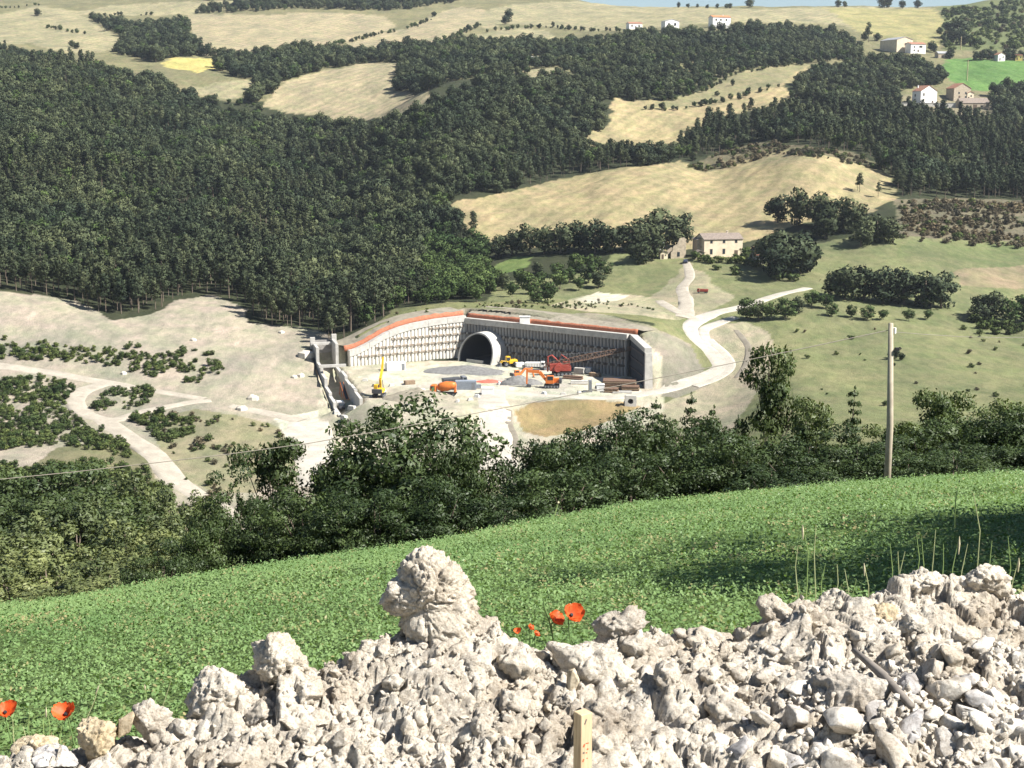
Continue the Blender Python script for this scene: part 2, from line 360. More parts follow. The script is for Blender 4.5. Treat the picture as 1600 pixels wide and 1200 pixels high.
# ------------------------------------------------------------------ land cover (fields, meadows, bare earth), as plan polygons
TAN, TAN2, TAN3 = (0.290, 0.240, 0.145), (0.258, 0.230, 0.150), (0.285, 0.242, 0.165)
MEADOW, GRASS, GREENF = (0.160, 0.165, 0.088), (0.120, 0.165, 0.055), (0.095, 0.17, 0.055)
DIRT, DIRT2, GREY, PALE = (0.288, 0.255, 0.212), (0.225, 0.203, 0.158), (0.19, 0.175, 0.148), (0.46, 0.43, 0.375)
FLOOR = (0.040, 0.045, 0.026)
OPEN = [   # picture outline, colour
 ([(-300,40),(0,22),(60,8),(120,18),(160,40),(192,66),(180,80),(95,82),(50,68),(0,70),(-300,60)], TAN2),
 ([(110,20),(180,8),(300,2),(420,0),(300,22),(240,24),(150,24)], TAN2),
 ([(290,22),(350,22),(420,24),(480,18),(560,22),(600,24),(620,42),(590,54),(520,70),(460,74),(380,86),(318,86),(300,60)], TAN3),
 ([(515,74),(600,52),(640,42),(680,22),(720,10),(758,16),(745,40),(700,62),(640,76),(560,82)], TAN3),
 ([(758,16),(800,6),(860,4),(1000,4),(1000,40),(930,48),(850,40),(790,36),(760,46),(745,40)], TAN2),
 ([(760,50),(800,42),(850,48),(870,60),(800,66),(740,66),(700,68)], TAN2),
 ([(860,2),(1000,4),(1070,12),(1200,14),(1300,10),(1460,12),(1480,40),(1465,70),(1420,66),(1340,50),(1320,40),(1250,36),(1150,34),(1050,42),(960,48),(900,44),(840,36)], TAN2),
 ([(1290,12),(1460,14),(1486,42),(1468,72),(1400,62),(1345,52),(1325,38)], (0.275,0.245,0.125)),
 ([(1468,12),(1620,-10),(1800,-10),(1800,75),(1480,78)], (0.12,0.135,0.065)),
 ([(255,100),(268,90),(345,92),(346,106),(312,113),(258,106)], (0.40,0.335,0.135)),
 ([(290,135),(360,128),(400,126),(395,150),(340,156),(310,150)], TAN2),
 ([(408,168),(425,150),(440,128),(500,112),(560,100),(622,98),(626,128),(612,142),(672,146),(662,168),(628,182),(560,190),(500,182),(430,172)], TAN3),
 ([(822,88),(850,86),(856,100),(826,104)], TAN2), ([(815,108),(870,106),(900,118),(880,128),(830,122)], TAN2),
 ([(905,236),(922,206),(955,190),(958,152),(985,158),(1040,156),(1100,140),(1140,116),(1200,104),(1262,98),(1262,112),(1222,134),(1246,152),(1206,166),(1120,184),(1074,206),(1056,236),(1000,222),(960,240)], TAN),
 ([(1040,156),(1100,140),(1140,116),(1200,104),(1262,98),(1240,118),(1215,134),(1150,148),(1095,164),(1010,170)], (0.21,0.19,0.115)),
 ([(693,328),(715,312),(800,298),(880,279),(960,264),(1040,256),(1062,250),(1100,264),(1140,262),(1180,243),(1215,234),(1290,244),(1350,257),(1388,276),(1402,312),(1360,330),(1250,352),(1195,372),(1150,382),(1080,388),(1040,392),(900,384),(800,388),(770,392),(742,372),(712,346)], TAN),
 ([(1075,262),(1120,240),(1180,222),(1250,226),(1340,240),(1380,262),(1290,244),(1215,234),(1180,243),(1140,262),(1100,268)], (0.13,0.115,0.075)),
 ([(1395,312),(1430,310),(1600,312),(1800,312),(1800,392),(1600,390),(1450,380),(1400,362)], (0.135,0.118,0.085)),
 ([(1480,92),(1520,92),(1600,94),(1800,96),(1800,142),(1600,140),(1500,140),(1470,115)], GREENF),
 ([(1400,148),(1470,150),(1545,150),(1560,178),(1490,182),(1400,170)], (0.19,0.165,0.115)),
 # slopes round the farm and the long meadow
 ([(760,470),(780,440),(860,430),(940,420),(960,395),(1040,400),(1200,400),(1280,380),(1340,372),(1420,368),(1600,380),(1900,380),(2000,760),(1700,760),(1250,760),(1150,660),(1100,640),(1040,610),(1000,560),(1020,500),(960,470),(860,475)], MEADOW),
 ([(1420,372),(1600,386),(1900,386),(1900,420),(1600,425),(1480,405),(1400,398)], (0.135,0.150,0.075)),
 ([(1490,420),(1600,416),(1900,416),(1900,450),(1600,450),(1500,446)], (0.24,0.195,0.13)),
 ([(770,418),(800,402),(835,400),(815,418),(775,432)], (0.125,0.165,0.06)),
 ([(560,520),(620,482),(700,472),(860,470),(960,466),(1040,480),(1030,505),(940,492),(800,488),(727,486),(640,496),(575,530)], (0.165,0.165,0.085)),
 ([(560,530),(620,500),(727,482),(800,482),(940,492),(1010,506),(1045,520),(1080,540),(1060,600),(1000,600),(970,520),(727,500),(600,525)], DIRT2),
 ([(860,478),(900,464),(940,458),(1000,462),(1060,478),(1100,480),(1060,500),(1000,492),(920,488)], (0.33,0.29,0.21)),
 ([(900,468),(930,456),(985,462),(965,470),(925,474)], (0.52,0.47,0.39)),
 ([(1010,470),(1060,430),(1080,410),(1110,440),(1150,465),(1100,490),(1060,500)], (0.26,0.235,0.165)),
 ([(1000,520),(1045,520),(1085,545),(1110,600),(1060,622),(1005,610)], GREY),
 ([(1085,515),(1160,500),(1200,520),(1215,560),(1180,620),(1140,680),(1080,700),(1000,690),(960,680),(1010,640),(1080,615),(1150,580),(1120,545)], (0.30,0.265,0.20)),
 # bare ground left of the works
 ([(-300,440),(0,455),(70,462),(120,470),(175,500),(240,490),(275,470),(330,462),(382,482),(390,505),(460,512),(510,520),(540,545),(545,590),(530,640),(540,720),(500,770),(420,800),(360,830),(280,800),(250,760),(225,700),(160,690),(90,700),(0,760),(-300,740)], DIRT),
 ([(230,660),(300,640),(380,650),(450,672),(470,720),(400,770),(330,770),(270,740),(250,700)], (0.225,0.205,0.135)),
 ([(430,655),(500,640),(540,650),(560,760),(500,770),(470,720)], PALE),
 ([(500,560),(560,565),(1030,560),(1040,640),(960,700),(860,690),(800,760),(640,760),(560,770),(500,700)], (0.37,0.335,0.275)),
 ([(800,640),(830,628),(900,624),(980,626),(1000,632),(960,655),(900,676),(850,682),(812,672)], (0.265,0.2,0.11)),
 ([(560,590),(640,575),(720,565),(780,562),(950,584),(1000,606),(1000,616),(900,622),(800,622),(700,618),(600,600)], (0.43,0.40,0.345)),
]
OPENW = [(hit_poly(p, 200.0), c) for p, c in OPEN]
WOODFREE = [w for w, c in OPENW]

# ------------------------------------------------------------------ ground: one sheet out to the ridge
gu = np.concatenate([np.linspace(-0.66, -0.40, 26)[:-1], np.linspace(-0.40, 0.40, 430), np.linspace(0.40, 0.66, 26)[1:]])
gy = np.concatenate([np.linspace(-3, 30, 120)[:-1], np.exp(np.linspace(math.log(30), math.log(300), 70))[:-1], np.linspace(300, 480, 170)[:-1], np.linspace(480, 760, 130)[:-1], np.linspace(760, 1300, 120)[:-1], np.linspace(1300, 2590, 90)])
GU, GY = np.meshgrid(gu, gy); GX = GU * (GY + 7)
GZ = ground_z(GX, GY)
V = np.stack([GX.ravel(), GY.ravel(), GZ.ravel()], 1)
nr, nc = GX.shape
idx = np.arange(nr * nc).reshape(nr, nc)
Q = np.stack([idx[:-1, :-1], idx[:-1, 1:], idx[1:, 1:], idx[1:, :-1]], -1).reshape(-1, 4)
TUN_N = -NR                                         # the tunnel leaves the wall along this direction
TUN_C = WC + TRT * 9.2                              # centre of the portal on the wall line
fc = V[Q].mean(1)
lx = (fc[:, 0] - TUN_C[0]) * TRT[0] + (fc[:, 1] - TUN_C[1]) * TRT[1]
ly = (fc[:, 0] - TUN_C[0]) * NR[0] + (fc[:, 1] - TUN_C[1]) * NR[1]
steep = (V[Q][:, :, 2].max(1) - V[Q][:, :, 2].min(1)) > 0.9
Q = Q[~((np.abs(lx) < 6.6) & (ly > 0.5) & (ly < 7.5) & steep)]     # the bore passes through the bank here
x, y = V[:, 0], V[:, 1]
jx = x + np.clip(y / 500, 0.2, 3) * 1.2 * fbm(x / 14, y / 14, o=3, s=31); jy = y + np.clip(y / 500, 0.2, 3) * 1.8 * fbm(x / 14, y / 14, o=3, s=41)
Cc = np.empty((len(V), 3)); Cc[:] = FLOOR
Cc[y > 1080] = np.array((0.165, 0.152, 0.090))
Cc[(y >= 200) & (y < 420)] = (0.135, 0.132, 0.080)
Cc[y < 34] = (0.115, 0.165, 0.058)
Cc[(y >= 31) & (y < 200)] = (0.085, 0.095, 0.045)
Al = np.zeros(len(V))
for w, c in OPENW:
    m = in_poly(jx, jy, w) & (y > 150); Cc[m] = c; Al[m] = 1.0 if c in (TAN, TAN2, TAN3) else 0.0
Cc[y < 5.0] = (0.33, 0.285, 0.215)
me = mesh_np('ground', V, Q, None, True)
ca = me.color_attributes.new('cover', 'FLOAT_COLOR', 'POINT')
ca.data.foreach_set('color', np.concatenate([Cc, Al[:, None]], 1).astype(np.float32).ravel())
m_ground, nt, b = mat_new('land')
ca_n = nt.nodes.new('ShaderNodeAttribute'); ca_n.attribute_name = 'cover'
pos = geo_pos(nt)
mp = nt.nodes.new('ShaderNodeMapping'); mp.inputs['Scale'].default_value = (1, 0.45, 1); mp.inputs['Rotation'].default_value = (0, 0, 0.35); nt.links.new(pos, mp.inputs['Vector'])
c = mixc(nt, 1.0, ca_n.outputs['Color'], ramp(nt, noise(nt, 0.045, 6, 0.6, mp.outputs[0]), [(0.30, (0.70, 0.74, 0.74)), (0.70, (1.22, 1.18, 1.12))]), 'MULTIPLY')
c = mixc(nt, 1.0, c, ramp(nt, noise(nt, 0.35, 6, 0.7, mp.outputs[0]), [(0.32, (0.72, 0.75, 0.72)), (0.66, (1.2, 1.18, 1.15))]), 'MULTIPLY')
c = mixc(nt, 1.0, c, ramp(nt, noise(nt, 0.11, 5, 0.6, pos), [(0.36, (0.90, 0.97, 0.88)), (0.64, (1.09, 1.02, 1.06))]), 'MULTIPLY')
c = mixc(nt, 1.0, c, ramp(nt, noise(nt, 5.0, 5, 0.7, pos), [(0.3, (0.75, 0.78, 0.75)), (0.7, (1.2, 1.2, 1.2))]), 'MULTIPLY')
wv = nt.nodes.new('ShaderNodeTexWave'); wv.wave_type = 'BANDS'; wv.bands_direction = 'X'; wv.inputs['Scale'].default_value = 0.032; wv.inputs['Distortion'].default_value = 7.0; wv.inputs['Detail'].default_value = 3; wv.inputs['Detail Scale'].default_value = 0.35
mw = nt.nodes.new('ShaderNodeMapping'); mw.inputs['Rotation'].default_value = (0, 0, 0.5); nt.links.new(pos, mw.inputs['Vector']); nt.links.new(mw.outputs[0], wv.inputs['Vector'])
c = mixc(nt, ca_n.outputs['Alpha'], c, mixc(nt, 1.0, c, ramp(nt, wv.outputs['Fac'], [(0.2, (0.92, 0.92, 0.92)), (0.8, (1.07, 1.065, 1.06))]), 'MULTIPLY'))
nt.links.new(c, b.inputs['Base Color']); b.inputs['Roughness'].default_value = 0.95; b.inputs['Specular IOR Level'].default_value = 0.1
bump(nt, b, noise(nt, 0.9, 8, 0.75, pos), 0.8, 0.5)
me.materials.append(m_ground)
tag(link('ground', me), kind='structure')

# ------------------------------------------------------------------ tracks and roads (low banks of pale stone)
def m_track(name, col):
    m, nt, b = mat_new(name); pos = geo_pos(nt)
    c = ramp(nt, noise(nt, 0.25, 6, 0.7, pos), [(0.3, tuple(q * 0.68 for q in col)), (0.66, col)])
    c = mixc(nt, 1.0, c, ramp(nt, noise(nt, 2.5, 5, 0.7, pos), [(0.3, (0.82, 0.8, 0.78)), (0.7, (1.12, 1.12, 1.12))]), 'MULTIPLY')
    nt.links.new(c, b.inputs['Base Color']); b.inputs['Roughness'].default_value = 0.95; b.inputs['Specular IOR Level'].default_value = 0.1
    return m
t_pale = m_track('pale_stone_track', (0.46, 0.425, 0.36)); t_dirt = m_track('earth_track', (0.40, 0.36, 0.295)); t_dark = m_track('rutted_earth', (0.24, 0.215, 0.17))
def road(name, pts, width, mat, lift=0.16, ymin=200.0, step=2.0):
    P = spline([hit(*p, ymin)[:2] for p in pts], step); n = len(P)
    wd_ = np.interp(np.linspace(0, 1, n), np.linspace(0, 1, len(width)), width) if hasattr(width, '__len__') else np.full(n, width)
    T = np.gradient(P, axis=0); T /= np.linalg.norm(T, axis=1)[:, None]; N = np.stack([-T[:, 1], T[:, 0]], 1)
    prof = [(-1.18, -0.35), (-1, 0), (-0.55, 1), (0, 1.15), (0.55, 1), (1, 0), (1.18, -0.35)]
    V = []
    for k_, (o, l) in enumerate(prof):
        wob = 1 + 0.10 * fbm(np.arange(n) / 4.0 + 30 * k_, np.zeros(n), o=2, s=60)
        q = P + N * (wd_ / 2 * o * wob)[:, None]
        zz = ground_z(q[:, 0], q[:, 1]) + lift * (0.5 + 0.5 * l if l >= 0 else 2.5 * l)
        V.append(np.stack([q[:, 0], q[:, 1], zz], 1))
    V = np.stack(V, 1).reshape(-1, 3); k = len(prof)
    Fq = [(i * k + j, i * k + j + 1, (i + 1) * k + j + 1, (i + 1) * k + j) for i in range(n - 1) for j in range(k - 1)]
    o = link(name, mesh_np(name, V, Fq, mat, True)); return tag(o, kind='structure')
road('haul_road', [(770,735),(772,690),(774,650),(768,622),(772,606)], [10.5,9.5,8,7.5,7], t_pale)
road('haul_road', [(790,614),(860,618),(940,622),(1000,617),(1060,603),(1105,588),(1128,572),(1112,550),(1085,528),(1080,508),(1110,492),(1150,482),(1200,466),(1262,450)], [3.6,3.6,4.4,5,5.4,5.8,5.4,4.8,4.8,5.6,5,4.6,4.2,4.2], t_pale)
road('service_track', [(1105,540),(1100,516),(1120,506),(1150,496)], [3,3,4,3], t_pale)
road('service_track', [(1086,604),(1122,590),(1140,574),(1130,552),(1108,530)], [3,3,3.5,3,3], t_pale)
road('farm_track', [(1070,497),(1072,470),(1066,450),(1078,432),(1072,410)], [5.5,5,4.2,3.8,3.2], t_dirt)
road('farm_track', [(1030,470),(1060,488),(1090,500)], [3,4,5], t_dirt)
road('hillside_track', [(-60,566),(0,572),(60,580),(130,592),(200,604),(260,614),(320,624)], [4,4.2,4.2,4.2,4,3.5,3], t_dirt)
road('hillside_track', [(165,598),(128,612),(118,630),(135,648),(180,656),(230,642),(290,630),(330,626)], [4.5,5,5,5,4.5,4,3.5,3], t_dirt)
road('hillside_track', [(160,655),(210,690),(245,715),(268,745),(310,775),(350,800),(365,830)], [5,6,6,5.5,6,6.5,6.5], t_dirt)
road('hillside_track', [(360,634),(420,646),(470,658)], [3,4,5], t_dirt)
road('ramp', [(480,660),(488,690),(496,725),(500,760)], [10,11,10,9], t_pale)
road('drainage_ditch', [(795,640),(796,664),(806,690),(800,720)], [1.6,1.8,1.8,1.5], t_dark, 0.1)
road('drainage_ditch', [(1150,516),(1168,540),(1166,566),(1150,590)], [1.6,2.0,1.8,1.5], t_dark, 0.1)

# ------------------------------------------------------------------ foliage
def tube_mesh(name, mb, mat): return mb.mesh(name, mat, smooth=True)
def leaf_cloud(name, blobs, n, size, seed, mat, aspect=0.62, jitter=0.8, shell=0.5, soft=0.6):
    r = np.random.default_rng(seed)
    B = np.array([b if len(b) == 7 else (*b[:4], 1, 1, 1) for b in blobs], float)
    w = B[:, 3] ** 2; w /= w.sum()
    i = r.choice(len(B), n, p=w)
    d = r.normal(size=(n, 3)); d /= np.linalg.norm(d, axis=1)[:, None]
    rad = shell + (1 - shell) * r.random(n) ** 0.6
    rad *= 1 + 0.22 * r.normal(size=n) * (r.random(n) < 0.25)
    P = B[i, :3] + d * (B[i, 3] * rad)[:, None] * B[i, 4:7]
    nn = d + jitter * r.normal(size=(n, 3)); nn[:, 2] += 0.25; nn /= np.linalg.norm(nn, axis=1)[:, None]
    a = r.normal(size=(n, 3)); a -= nn * (a * nn).sum(1)[:, None]; a /= np.linalg.norm(a, axis=1)[:, None]
    outw = 0.75 * d + 0.25 * (P - B[:, :3].mean(0)) / np.maximum(np.linalg.norm(P - B[:, :3].mean(0), axis=1)[:, None], 1e-3)
    nn = np.where((nn * outw).sum(1)[:, None] < 0, -nn, nn)
    bb = np.cross(nn, a)
    s = size * (0.55 + 0.9 * r.random(n))
    a *= s[:, None]; bb *= (s * aspect)[:, None]
    V = np.stack([P - a, P - bb * 0.9 + nn * s[:, None] * 0.12, P + a, P + bb * 0.9 + nn * s[:, None] * 0.12], 1).reshape(-1, 3)
    me = mesh_np(name, V, np.arange(4 * n).reshape(n, 4), mat, True)
    cn = soft * outw + (1 - soft) * nn; cn /= np.linalg.norm(cn, axis=1)[:, None]
    me.normals_split_custom_set_from_vertices(np.repeat(cn, 4, 0).tolist())
    bt = r.random(len(B)); t = np.clip(0.55 * bt[i] + 0.45 * r.random(n), 0, 1)
    at_ = me.attributes.new('tint', 'FLOAT', 'FACE'); at_.data.foreach_set('value', t.astype(np.float32))
    return me
def blob_crown(r, n, c, rad, rb, low=-0.9, top=1.0):
    out = []
    for k in range(n):
        d = r.normal(size=3); d /= np.linalg.norm(d); d[2] = np.clip(d[2], low, top)
        q = 0.45 + 0.55 * r.random() ** 0.7
        s = rb[0] + (rb[1] - rb[0]) * r.random()
        out.append((c[0] + d[0] * rad[0] * q, c[1] + d[1] * rad[1] * q, c[2] + d[2] * rad[2] * q, s, 1.1, 1.1, 0.8))
    return out
def limbs(mb, r, h0, blobs, n, rb=0.07):
    for k in r.choice(len(blobs), min(n, len(blobs)), replace=False):
        b = blobs[k]; z0 = h0 * (0.7 + 0.6 * r.random()); z0 = min(z0, b[2] - 0.2)
        mb.tube([(0, 0, z0), (b[0] * 0.45, b[1] * 0.45, z0 + (b[2] - z0) * 0.6), (b[0], b[1], b[2])], [rb, rb * 0.7, rb * 0.25], 5)
def tree_proto(name, label, cat, blobs, n, size, seed, lm, trunk_h, trunk_r, group=None, nl=8, shell=0.5, aspect=0.62, lean=0.0, lr=None):
    r = np.random.default_rng(seed + 900)
    o = thing(name, label, cat, group=group)
    mb = MB(); tp = max(b[2] for b in blobs) * 0.86
    mb.tube([(0, 0, -0.6), (0.0, 0, 0.0), (lean * 0.4, 0.05, trunk_h * 0.5), (lean, 0, trunk_h), (lean, 0.1, tp)], [trunk_r * 1.5, trunk_r * 1.15, trunk_r * 0.9, trunk_r * 0.75, trunk_r * 0.2], 7)
    limbs(mb, r, trunk_h, blobs, nl, lr or trunk_r * 0.45)
    link('trunk', tube_mesh('trunk', mb, bark), o)
    link('crown', leaf_cloud('crown', blobs, n, size, seed, lm, shell=shell, aspect=aspect, soft=0.6 if shell < 0.5 else 0.85), o)
    return o
m_oak = leaf_mat('oak_leaves', (0.033, 0.045, 0.030), (0.072, 0.088, 0.052), 0.34)
m_pine = leaf_mat('pine_needles', (0.035, 0.047, 0.031), (0.073, 0.088, 0.054), 0.36)
m_fresh = leaf_mat('fresh_leaves', (0.036, 0.060, 0.024), (0.078, 0.112, 0.045), 0.30)
m_scrub = leaf_mat('scrub_leaves', (0.040, 0.060, 0.024), (0.115, 0.145, 0.055), 0.35)
m_dry = leaf_mat('dry_scrub', (0.070, 0.060, 0.042), (0.190, 0.160, 0.115), 0.35)
m_bush = leaf_mat('hedge_leaves', (0.020, 0.036, 0.015), (0.078, 0.112, 0.042), 0.25, 0.16, 0.5)
m_bush2 = leaf_mat('hedge_leaves_light', (0.030, 0.050, 0.019), (0.100, 0.132, 0.052), 0.25, 0.18, 0.5)
m_grey = leaf_mat('grey_leaves', (0.058, 0.080, 0.036), (0.165, 0.190, 0.085), 0.22, 0.18, 0.5)

OAK = []
for k in range(4):
    r = np.random.default_rng(100 + k)
    bl = blob_crown(r, 20, (0, 0, 4.7), (3.0, 3.0, 3.9), (1.1, 1.9), -0.9)
    OAK.append((bl, 1300, 0.42, 100 + k))
PINE = []
for k in range(4):
    r = np.random.default_rng(200 + k); bl = []
    for j in range(15):
        z = 5.2 + 6.6 * (j / 14.0); a = r.random() * 6.28; q = (2.1 - 1.7 * j / 14.0) * (0.4 + 0.6 * r.random())
        bl.append((math.cos(a) * q, math.sin(a) * q, z, 0.75 + 0.75 * r.random() * (1.15 - j / 18.0), 1.15, 1.15, 0.75))
    PINE.append((bl, 820, 0.34, 200 + k))
FR = []
for k in range(2):
    r = np.random.default_rng(300 + k)
    FR.append((blob_crown(r, 15, (0, 0, 4.4), (2.9, 2.9, 3.0), (0.9, 1.6), -0.95), 1000, 0.38, 300 + k))
SH = []
for k in range(3):
    r = np.random.default_rng(400 + k)
    SH.append((blob_crown(r, 9, (0, 0, 0.8), (0.9, 0.9, 0.75), (0.4, 0.7), -0.5), 330, 0.19, 400 + k))

# ------------------------------------------------------------------ placing trees
KINDS = {'pine': (PINE, m_pine, 6.0, 0.17, 6), 'oak': (OAK, m_oak, 1.6, 0.24, 7), 'fresh': (FR, m_fresh, 2.0, 0.14, 7), 'shrub': (SH, m_scrub, 0.4, 0.05, 5), 'dry': (SH[:2], m_dry, 0.4, 0.05, 5)}
PROTO = {}
def plant(kind, v, loc, rz, sc, name, label, cat, group=None):
    if (kind, v) not in PROTO:
        bl, n, size, seed = KINDS[kind][0][v]; _, lm, th, tr, nl = KINDS[kind]
        o = tree_proto(name, label, cat, bl, n, size, seed, lm, th, tr, group, nl)
        PROTO[(kind, v)] = o
        o.location = loc; o.rotation_euler = (0, 0, rz); o.scale = sc if hasattr(sc, '__len__') else (sc,) * 3
        return o
    o = dup(PROTO[(kind, v)], loc, rz, sc, label, group); o.name = name; o['category'] = cat
    if group is None and 'group' in o: del o['group']
    return o
def proj(x, y, z):
    z = z - EYE; d = y * CT - z * ST; v = (y * ST + z * CT) / d
    return 800 + F * x / d, 600 - F * v
# tree stands in plan
WOODS = {
 'left': [(-260,74),(0,82),(130,104),(250,138),(330,168),(420,196),(520,200),(610,200),(660,190),(690,165),(720,145),(760,130),(880,142),(945,172),(930,212),(905,238),(1000,246),(1062,254),(880,282),(692,328),(712,348),(742,375),(770,396),(768,440),(770,468),(700,470),(620,480),(560,515),(530,535),(480,512),(400,506),(385,480),(330,458),(275,466),(240,486),(175,494),(120,468),(0,452),(-260,445)],
 'upper': [(870,72),(940,62),(1000,58),(1100,52),(1200,46),(1300,52),(1345,74),(1345,92),(1262,100),(1200,106),(1140,118),(1095,142),(1040,158),(985,160),(955,165),(880,142),(840,120),(835,95)],
 'right': [(1062,250),(1072,222),(1120,196),(1200,182),(1300,178),(1400,178),(1490,188),(1560,196),(1900,196),(1900,312),(1600,310),(1430,308),(1402,306),(1388,276),(1345,240),(1250,226),(1190,222),(1130,240),(1090,258)],
 'knoll': [(1226,152),(1262,116),(1340,98),(1440,98),(1482,130),(1425,142),(1398,160),(1300,172)],
 'east': [(1548,150),(1570,140),(1900,140),(1900,200),(1560,196)],
 'far': [(125,26),(200,42),(292,38),(316,62),(304,86),(380,90),(470,80),(520,78),(560,86),(640,80),(700,72),(760,68),(880,76),(900,100),(840,120),(760,118),(690,130),(672,146),(612,142),(628,126),(624,98),(560,100),(440,128),(425,150),(400,164),(395,128),(345,112),(346,92),(300,88),(268,90),(250,100),(180,84),(192,66),(150,40)],
 'ridge': [(292,22),(300,4),(420,-15),(780,-15),(700,6),(600,18),(480,14),(350,20)],
}
WOODW = {k: hit_poly(p, 300.0) for k, p in WOODS.items()}
ymax = 2100
pts = []
for (ya, yb, s) in ((440, 620, 4.6), (620, 900, 5.6), (900, 1300, 7.0), (1300, ymax, 9.0)):
    gx, gy_ = np.meshgrid(np.arange(-0.42 * yb, 0.42 * yb, s), np.arange(ya, yb, s))
    gx = gx + rng.uniform(-.45, .45, gx.shape) * s; gy_ = gy_ + rng.uniform(-.45, .45, gx.shape) * s
    keep = np.abs(gx) < 0.42 * gy_; pts.append(np.stack([gx[keep], gy_[keep]], 1))
pts = np.concatenate(pts)
free = np.zeros(len(pts), bool)
jp = pts + np.stack([3 * fbm(pts[:, 0] / 20, pts[:, 1] / 20, o=2, s=71), 4 * fbm(pts[:, 0] / 20, pts[:, 1] / 20, o=2, s=72)], 1)
for w in WOODFREE: free |= in_poly(jp[:, 0], jp[:, 1], w)
LAB = {'left': 'dense dark forest covering the long hillside above the bare earth slope', 'upper': 'dark wood on the slope below the white ridge-top houses', 'right': 'dark wood with bare trunks along the top of the scrubby bank',
       'knoll': 'rounded wood on the knoll below the cream barn', 'east': 'dark wood beside the terrace of the white house', 'far': 'broken belts of trees between the pale upper fields', 'ridge': 'dark bluish wood along the skyline ridge'}
FOREST = {}
edge_trees = []
used = np.zeros(len(pts), bool)
for k, w in WOODW.items():
    m = in_poly(jp[:, 0], jp[:, 1], w) & ~free & ~used; used |= m
    P = pts[m]; P = P[rng.random(len(P)) > 0.06]
    z = ground_z(P[:, 0], P[:, 1]); FOREST[k] = np.column_stack([P, z])
def kind_of(name, x, y):
    n = fbm(x / 60, y / 60, o=2, s=88)
    if name == 'left':
        return np.where((y < 525) & (x < -28 + 10 * n), 0, np.where((y < 640) & (x > -40), 2, np.where(n > 0.35, 0, 1)))
    if name == 'right': return np.where(n > -0.25, 0, 1)
    return np.full(x.shape, 1)
# the trunks along the wood edges can be told apart: these are single trees
def edge_pick(name, pxa, pxb, step, maxdepth=2):
    A = FOREST[name]; px, py = proj(A[:, 0], A[:, 1], A[:, 2]); out = []
    for c in np.arange(pxa, pxb, step):
        i = np.where((px >= c) & (px < c + step))[0]
        if len(i) == 0: continue
        i = i[np.argsort(-py[i])][:maxdepth]; out += list(i)
    keep = np.ones(len(A), bool); keep[out] = False
    FOREST[name] = A[keep]; return A[out]
E1 = edge_pick('left', -20, 540, 11, 2)
E2 = edge_pick('right', 1398, 1620, 11, 2)
for A, lab, grp in ((E1, 'tall bare-trunked pine on the forest edge above the bare earth slope', 'pines on the forest edge above the earth slope'),
                    (E2, 'tall bare-trunked pine on the wood edge above the scrubby brown bank', 'pines on the wood edge above the scrubby bank')):
    for i, p in enumerate(A):
        plant('pine', i % 4, tuple(p), rng.random() * 6.28, 0.78 + 0.3 * rng.random(), 'pine_tree', lab, 'tree', grp)
# clumps of broadleaf trees round the farm and the meadow: (picture column, row of the foot, height m, kind)
def clump(items, label, group, seed):
    r = np.random.default_rng(seed)
    for i, (px, py, h, kd) in enumerate(items):
        p = hit(px, py, 300.0); base = {'oak': 9.0, 'fresh': 7.4, 'pine': 12.0, 'shrub': 1.6, 'dry': 1.6}[kd]
        s = h / base; wx = s * (0.95 + 0.35 * r.random())
        plant(kd, int(r.integers(0, len(KINDS[kd][0]))), tuple(p), r.random() * 6.28, (wx, wx, s), 'oak_tree' if kd == 'oak' else ('shrub' if kd in ('shrub', 'dry') else 'young_tree'), label, 'shrub' if kd in ('shrub', 'dry') else 'tree', group)
clump([(775,402,10,'oak'),(800,398,11,'oak'),(828,395,12,'oak'),(850,396,12,'oak'),(876,396,13,'oak'),(905,392,13,'oak'),(930,395,14,'oak'),(955,396,13,'oak'),(985,394,14,'oak'),(1012,392,15,'oak'),(1040,388,16,'oak'),(1062,386,15,'oak'),(1020,405,12,'oak'),(1000,412,10,'oak')],
      'dark leafy oak in the row between the tan field and the ruined cabin', 'oaks beside the ruined cabin', 1)
clump([(1215,348,14,'oak'),(1245,352,16,'oak'),(1275,356,16,'oak'),(1305,360,16,'oak'),(1335,364,14,'oak'),(1370,378,13,'oak'),(1395,380,11,'oak'),(1345,385,12,'oak'),(1290,372,14,'oak')],
      'dark leafy oak in the grove at the lower corner of the tan field', 'oaks in the grove below the tan field', 2)
clump([(1205,420,16,'oak'),(1228,432,19,'oak'),(1250,428,17,'oak'),(1212,438,13,'oak'),(1190,408,9,'oak'),(1262,424,10,'oak')],
      'large dark oak beside the small white outbuilding', 'oaks beside the white outbuilding', 3)
clump([(1320,468,12,'oak'),(1350,470,13,'oak'),(1380,474,13,'oak'),(1412,476,13,'oak'),(1445,480,14,'oak'),(1470,482,12,'oak'),(1305,462,10,'oak')],
      'dark oak in the thicket above the long meadow', 'oaks in the thicket above the meadow', 4)
clump([(1548,500,11,'oak'),(1575,505,8,'fresh'),(1600,505,9,'fresh'),(1620,505,9,'fresh'),(1530,504,7,'oak')], 'leafy tree at the meadow end of the ploughed strip', 'trees by the ploughed strip', 5)
clump([(1168,500,7,'fresh'),(1185,500,6,'oak'),(1205,500,6,'fresh'),(1228,498,6.5,'fresh'),(1244,490,6,'oak'),(1268,478,5,'fresh'),(1290,482,5,'fresh')],
      'bushy young tree along the white haul road', 'young trees along the haul road', 6)
clump([(1300,494,4,'fresh'),(1330,496,4,'fresh'),(1355,500,4.5,'fresh'),(1380,500,3.5,'fresh'),(1420,502,4,'fresh'),(1450,500,3.5,'fresh')], 'light green bush at the foot of the dark thicket', 'bushes under the thicket', 7)
